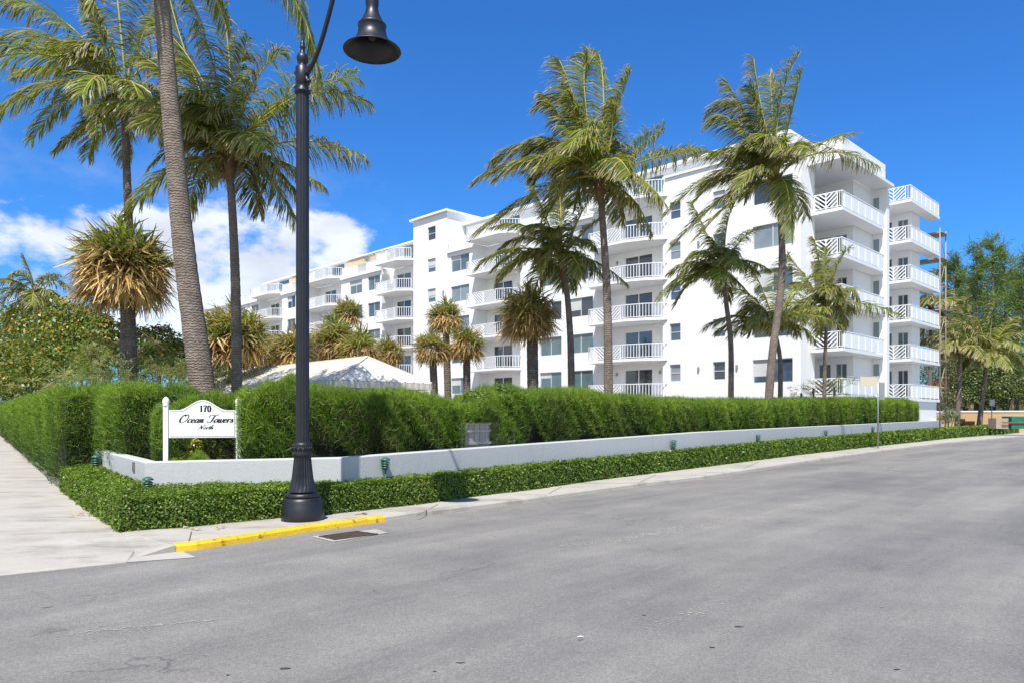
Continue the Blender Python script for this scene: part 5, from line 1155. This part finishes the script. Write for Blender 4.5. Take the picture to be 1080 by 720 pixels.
# ------------------------------------------------------------------ right background
tw = empty('garden_wall', D(1000, 446, 74)); ro = Vector(tw.location); m = MB()
a = Vector((D(985, 440, 74).x, 74, 0)) - Vector((ro.x, ro.y, 0)); b = Vector((D(1120, 440, 66).x, 70, 0)) - Vector((ro.x, ro.y, 0))
m.bar(a + Vector((0, 0, 1.0 - ro.z)), b + Vector((0, 0, 1.0 - ro.z)), .25, 2.2); m.build('wall', 'tan_stucco', tw)
m = MB(); m.bar(a + Vector((0, 0, 2.16 - ro.z)), b + Vector((0, 0, 2.16 - ro.z)), .36, .14); m.build('coping', 'white_stucco', tw)
tag(tw, 'tan stucco garden wall with a pale coping in the right distance', 'wall')
def casuarina(label, px, ytop, d, w, seed, n=7000):
    rg = np.random.default_rng(seed); top = D(px, ytop, d); base = (top.x, top.y, .15); ro = np.array(base); root = empty('pine_tree', base); H = top.z
    MB().tube([(0, 0, 0), (.1, 0, H * .5), (0, 0, H * .97)], [.35, .2, .03], 8).build('trunk', 'tree_bark', root)
    bm = MB(); cs = []; 
    for i in range(75):
        u = rg.uniform(.16, .98); az = rg.uniform(0, 6.28); L = w * (1.05 - u) ** .7 * rg.uniform(.5, 1.15) + .4; z = H * u; e = np.array([math.cos(az) * L, math.sin(az) * L, z + L * rg.uniform(.25, .8)])
        bm.tube([(0, 0, z), tuple((np.array([0, 0, z]) + e) / 2 + np.array([0, 0, -.1])), tuple(e)], [.05, .03, .01], 4); cs.append((np.array([0, 0, z]), e, L))
    bm.build('limbs', 'tree_bark', root); idx = rg.integers(0, len(cs), n); A = np.array([c[0] for c in cs])[idx]; E = np.array([c[1] for c in cs])[idx]; Lc = np.array([c[2] for c in cs])[idx]
    u = rg.uniform(.25, 1.05, n)[:, None]; P = A + (E - A) * u + rg.normal(size=(n, 3)) * (.13 + .10 * Lc)[:, None] * np.array([1, 1, 1.2]); Dr = unit(rg.normal(size=(n, 3)) * .6 + np.array([-.3, 0, .1]) + unit(E - A) * .7)
    pal = np.array([(.09, .16, .035), (.14, .23, .05), (.20, .29, .07), (.28, .30, .11)]); Col = pal[rg.integers(0, 4, n)] * rg.uniform(.7, 1.2, (n, 1))
    V, Cc = blades(P, Dr, rg.uniform(.35, .95, n), np.full(n, .075), Col); bake_mesh('crown', V, None, 3, Cc, 'needle', root); tag(root, label, 'tree', 'feathery pines at the right')
casuarina('feathery pine nearest the scaffolding', 1006, 272, 88, 3.6, 41); casuarina('feathery pine with a lone narrow spire left of the tallest', 1030, 258, 84, 3.2, 42)
casuarina('tallest feathery pine of the group at the right', 1047, 250, 86, 3.8, 43); casuarina('feathery pine just right of the tallest one', 1060, 266, 90, 3.2, 44)
casuarina('feathery pine at the very right edge of the view', 1084, 268, 82, 4.2, 45); casuarina('feathery pine low behind the tallest pair', 1072, 290, 98, 4.5, 46); casuarina('feathery pine low behind the scaffolding', 1018, 295, 96, 4.5, 47)
DG = [(.06, .10, .02), (.10, .15, .03), (.15, .20, .05), (.22, .23, .09)]
BG_ = [(.2, .14, .08), (.32, .24, .15), (.16, .15, .06), (.11, .14, .04)]
def mass(label, pts_, n, size, pal, name='broadleaf_tree', cat='tree', group='dense trees behind the tan wall', zb=.15, stems=5, rsc=1.0):
    cs = [cl3(x, y, d) for x, y, d, r in pts_]; rs = [r * rsc * .85 for *_, r in pts_]; n = int(n * 2.4); size = size * .42; blob_plant(name, label, cat, (cs[0][0], cs[0][1], zb), n, cs, rs, size, pal, group, stems=stems, noise=.35, shell=.45)
mass('round green tree behind the wall at the right edge', [(1060, 415, 80, 2.3), (1078, 410, 80, 2.6), (1090, 390, 82, 2.8), (1070, 395, 82, 2.0), (1095, 425, 80, 2)], 5200, .5, DG)
mass('dark leafy tree behind the leaning far palm', [(1035, 405, 82, 2.3), (1045, 390, 82, 1.9), (1028, 420, 82, 2), (1050, 425, 81, 1.6)], 4200, .5, DG)
mass('brown green thicket behind the scaffolding', [(1000, 400, 84, 2.2), (988, 380, 84, 2.3), (1008, 425, 82, 1.9), (990, 420, 82, 2), (1015, 385, 84, 1.9), (975, 400, 84, 2.5), (970, 360, 84, 2.5)], 5200, .45, BG_ + DG[1:])
mass('tall grey green tree mass behind the far palms', [(1000, 350, 95, 3), (1030, 350, 97, 3.2), (1065, 350, 97, 3.4), (1095, 345, 97, 4), (1015, 320, 98, 2), (1080, 320, 98, 2.4)], 4200, .55, DG[1:] + BG_[:2])
mass('pale flowering shrub at the foot of the building corner', [(1000, 438, 60, .9), (1006, 442, 60, .8), (995, 444, 60, .7)], 1400, .2, [(.12, .2, .06), (.3, .36, .25), (.09, .16, .04)], 'flowering_shrub', 'shrub', None)
hs_ = empty('tiled_house', (D(1040, 440, 108).x, 108, 0)); m = MB(); m.box(-8, 9, -5, 5, 0, 5.2); m.build('wall', 'tan_stucco', hs_)
m = MB(); m.add([(-9, -6, 5.2), (10, -6, 5.2), (10, 6, 5.2), (-9, 6, 5.2), (-5, 0, 8.2), (6, 0, 8.2)], [(0, 1, 5, 4), (1, 2, 5), (2, 3, 4, 5), (3, 0, 4)]); m.build('roof', 'red_tile', hs_)
tag(hs_, 'red tile roofed house glimpsed between the far trees', 'house')
# bench, bin and small sign beyond the hedge
bp = D(1021, 448, 63); be = empty('park_bench', (bp.x, bp.y, .15), R(20)); m = MB(); m.box(-.8, 1.2, -.3, .3, .55, .68); m.build('seat', 'red_wood', be)
m = MB(); m.box(-.85, -.72, -.3, .3, .0, 1.3); m.build('armrest', 'red_wood', be)
for x_ in (-.7, 1.0): m = MB(); m.box(x_, x_ + .12, -.25, .25, 0, .55); m.build('leg', 'red_wood', be)
m = MB(); m.box(-.7, 1.2, .3, .36, .72, 1.1); m.build('backrest', 'red_wood', be); tag(be, 'reddish wooden bench before the tan wall', 'bench')
bp = D(1072, 448, 60); bn = empty('waste_container', (bp.x, bp.y, .15)); m = MB(); m.box(-.8, 2.2, -.6, .6, .5, 1.5); m.build('body', 'green_bin', bn)
m = MB(); m.box(-1.6, 1.2, -.7, -.62, .95, 1.05); m.build('stripe_bar', 'red_paint', bn); m = MB(); m.box(-2.0, -1.0, -.5, .5, .5, 1.35); m.build('load', 'rust_pipe', bn); tag(bn, 'green container with a red bar at the right edge beyond the hedge', 'container')
bp = G(1046, 452.5, .0); bp = D(1046, 446, 64); fs = empty('street_sign', (bp.x, bp.y, .15)); MB().tube([(0, 0, 0), (0, 0, 2.9)], .04, 8).build('pole', 'grey_metal', fs); m = MB(); m.box(-.22, .22, -.06, -.045, 2.45, 3.0); m.build('sign_plate', 'grey_metal', fs); tag(fs, 'small white sign on a post before the tan wall', 'street sign')

# scaffolding at the building end
sf = empty('scaffolding', P0 + Vector((0, 0, 0)), BROT); m = MB(); mpl = MB()
corners = [(3.85, 19.5), (1.9, 19.5), (3.85, 21.0), (1.9, 21.0)]
for x_, y_ in corners: m.tube([(x_, y_, .2), (x_, y_, 15.9)], .04, 6)
for k in range(8):
    z_ = 1.9 + 1.95 * k
    for a_, b_ in ((0, 1), (2, 3), (0, 2), (1, 3)): m.tube([(*corners[a_], z_), (*corners[b_], z_)], .03, 5)
    m.tube([(*corners[0 if k % 2 else 2], z_), (*corners[2 if k % 2 else 0], z_ + 1.95 if k < 7 else z_)], .025, 5)
    if k in (2, 4, 6, 7): MB().box(1.8, 4.0, 19.5, 21.0, z_ + .04, z_ + .09).build('plank_deck', 'plank', sf)
m.build('pipe_frame', 'rust_pipe', sf); tag(sf, 'tall pipe scaffolding with plank decks at the far end of the building', 'scaffolding')
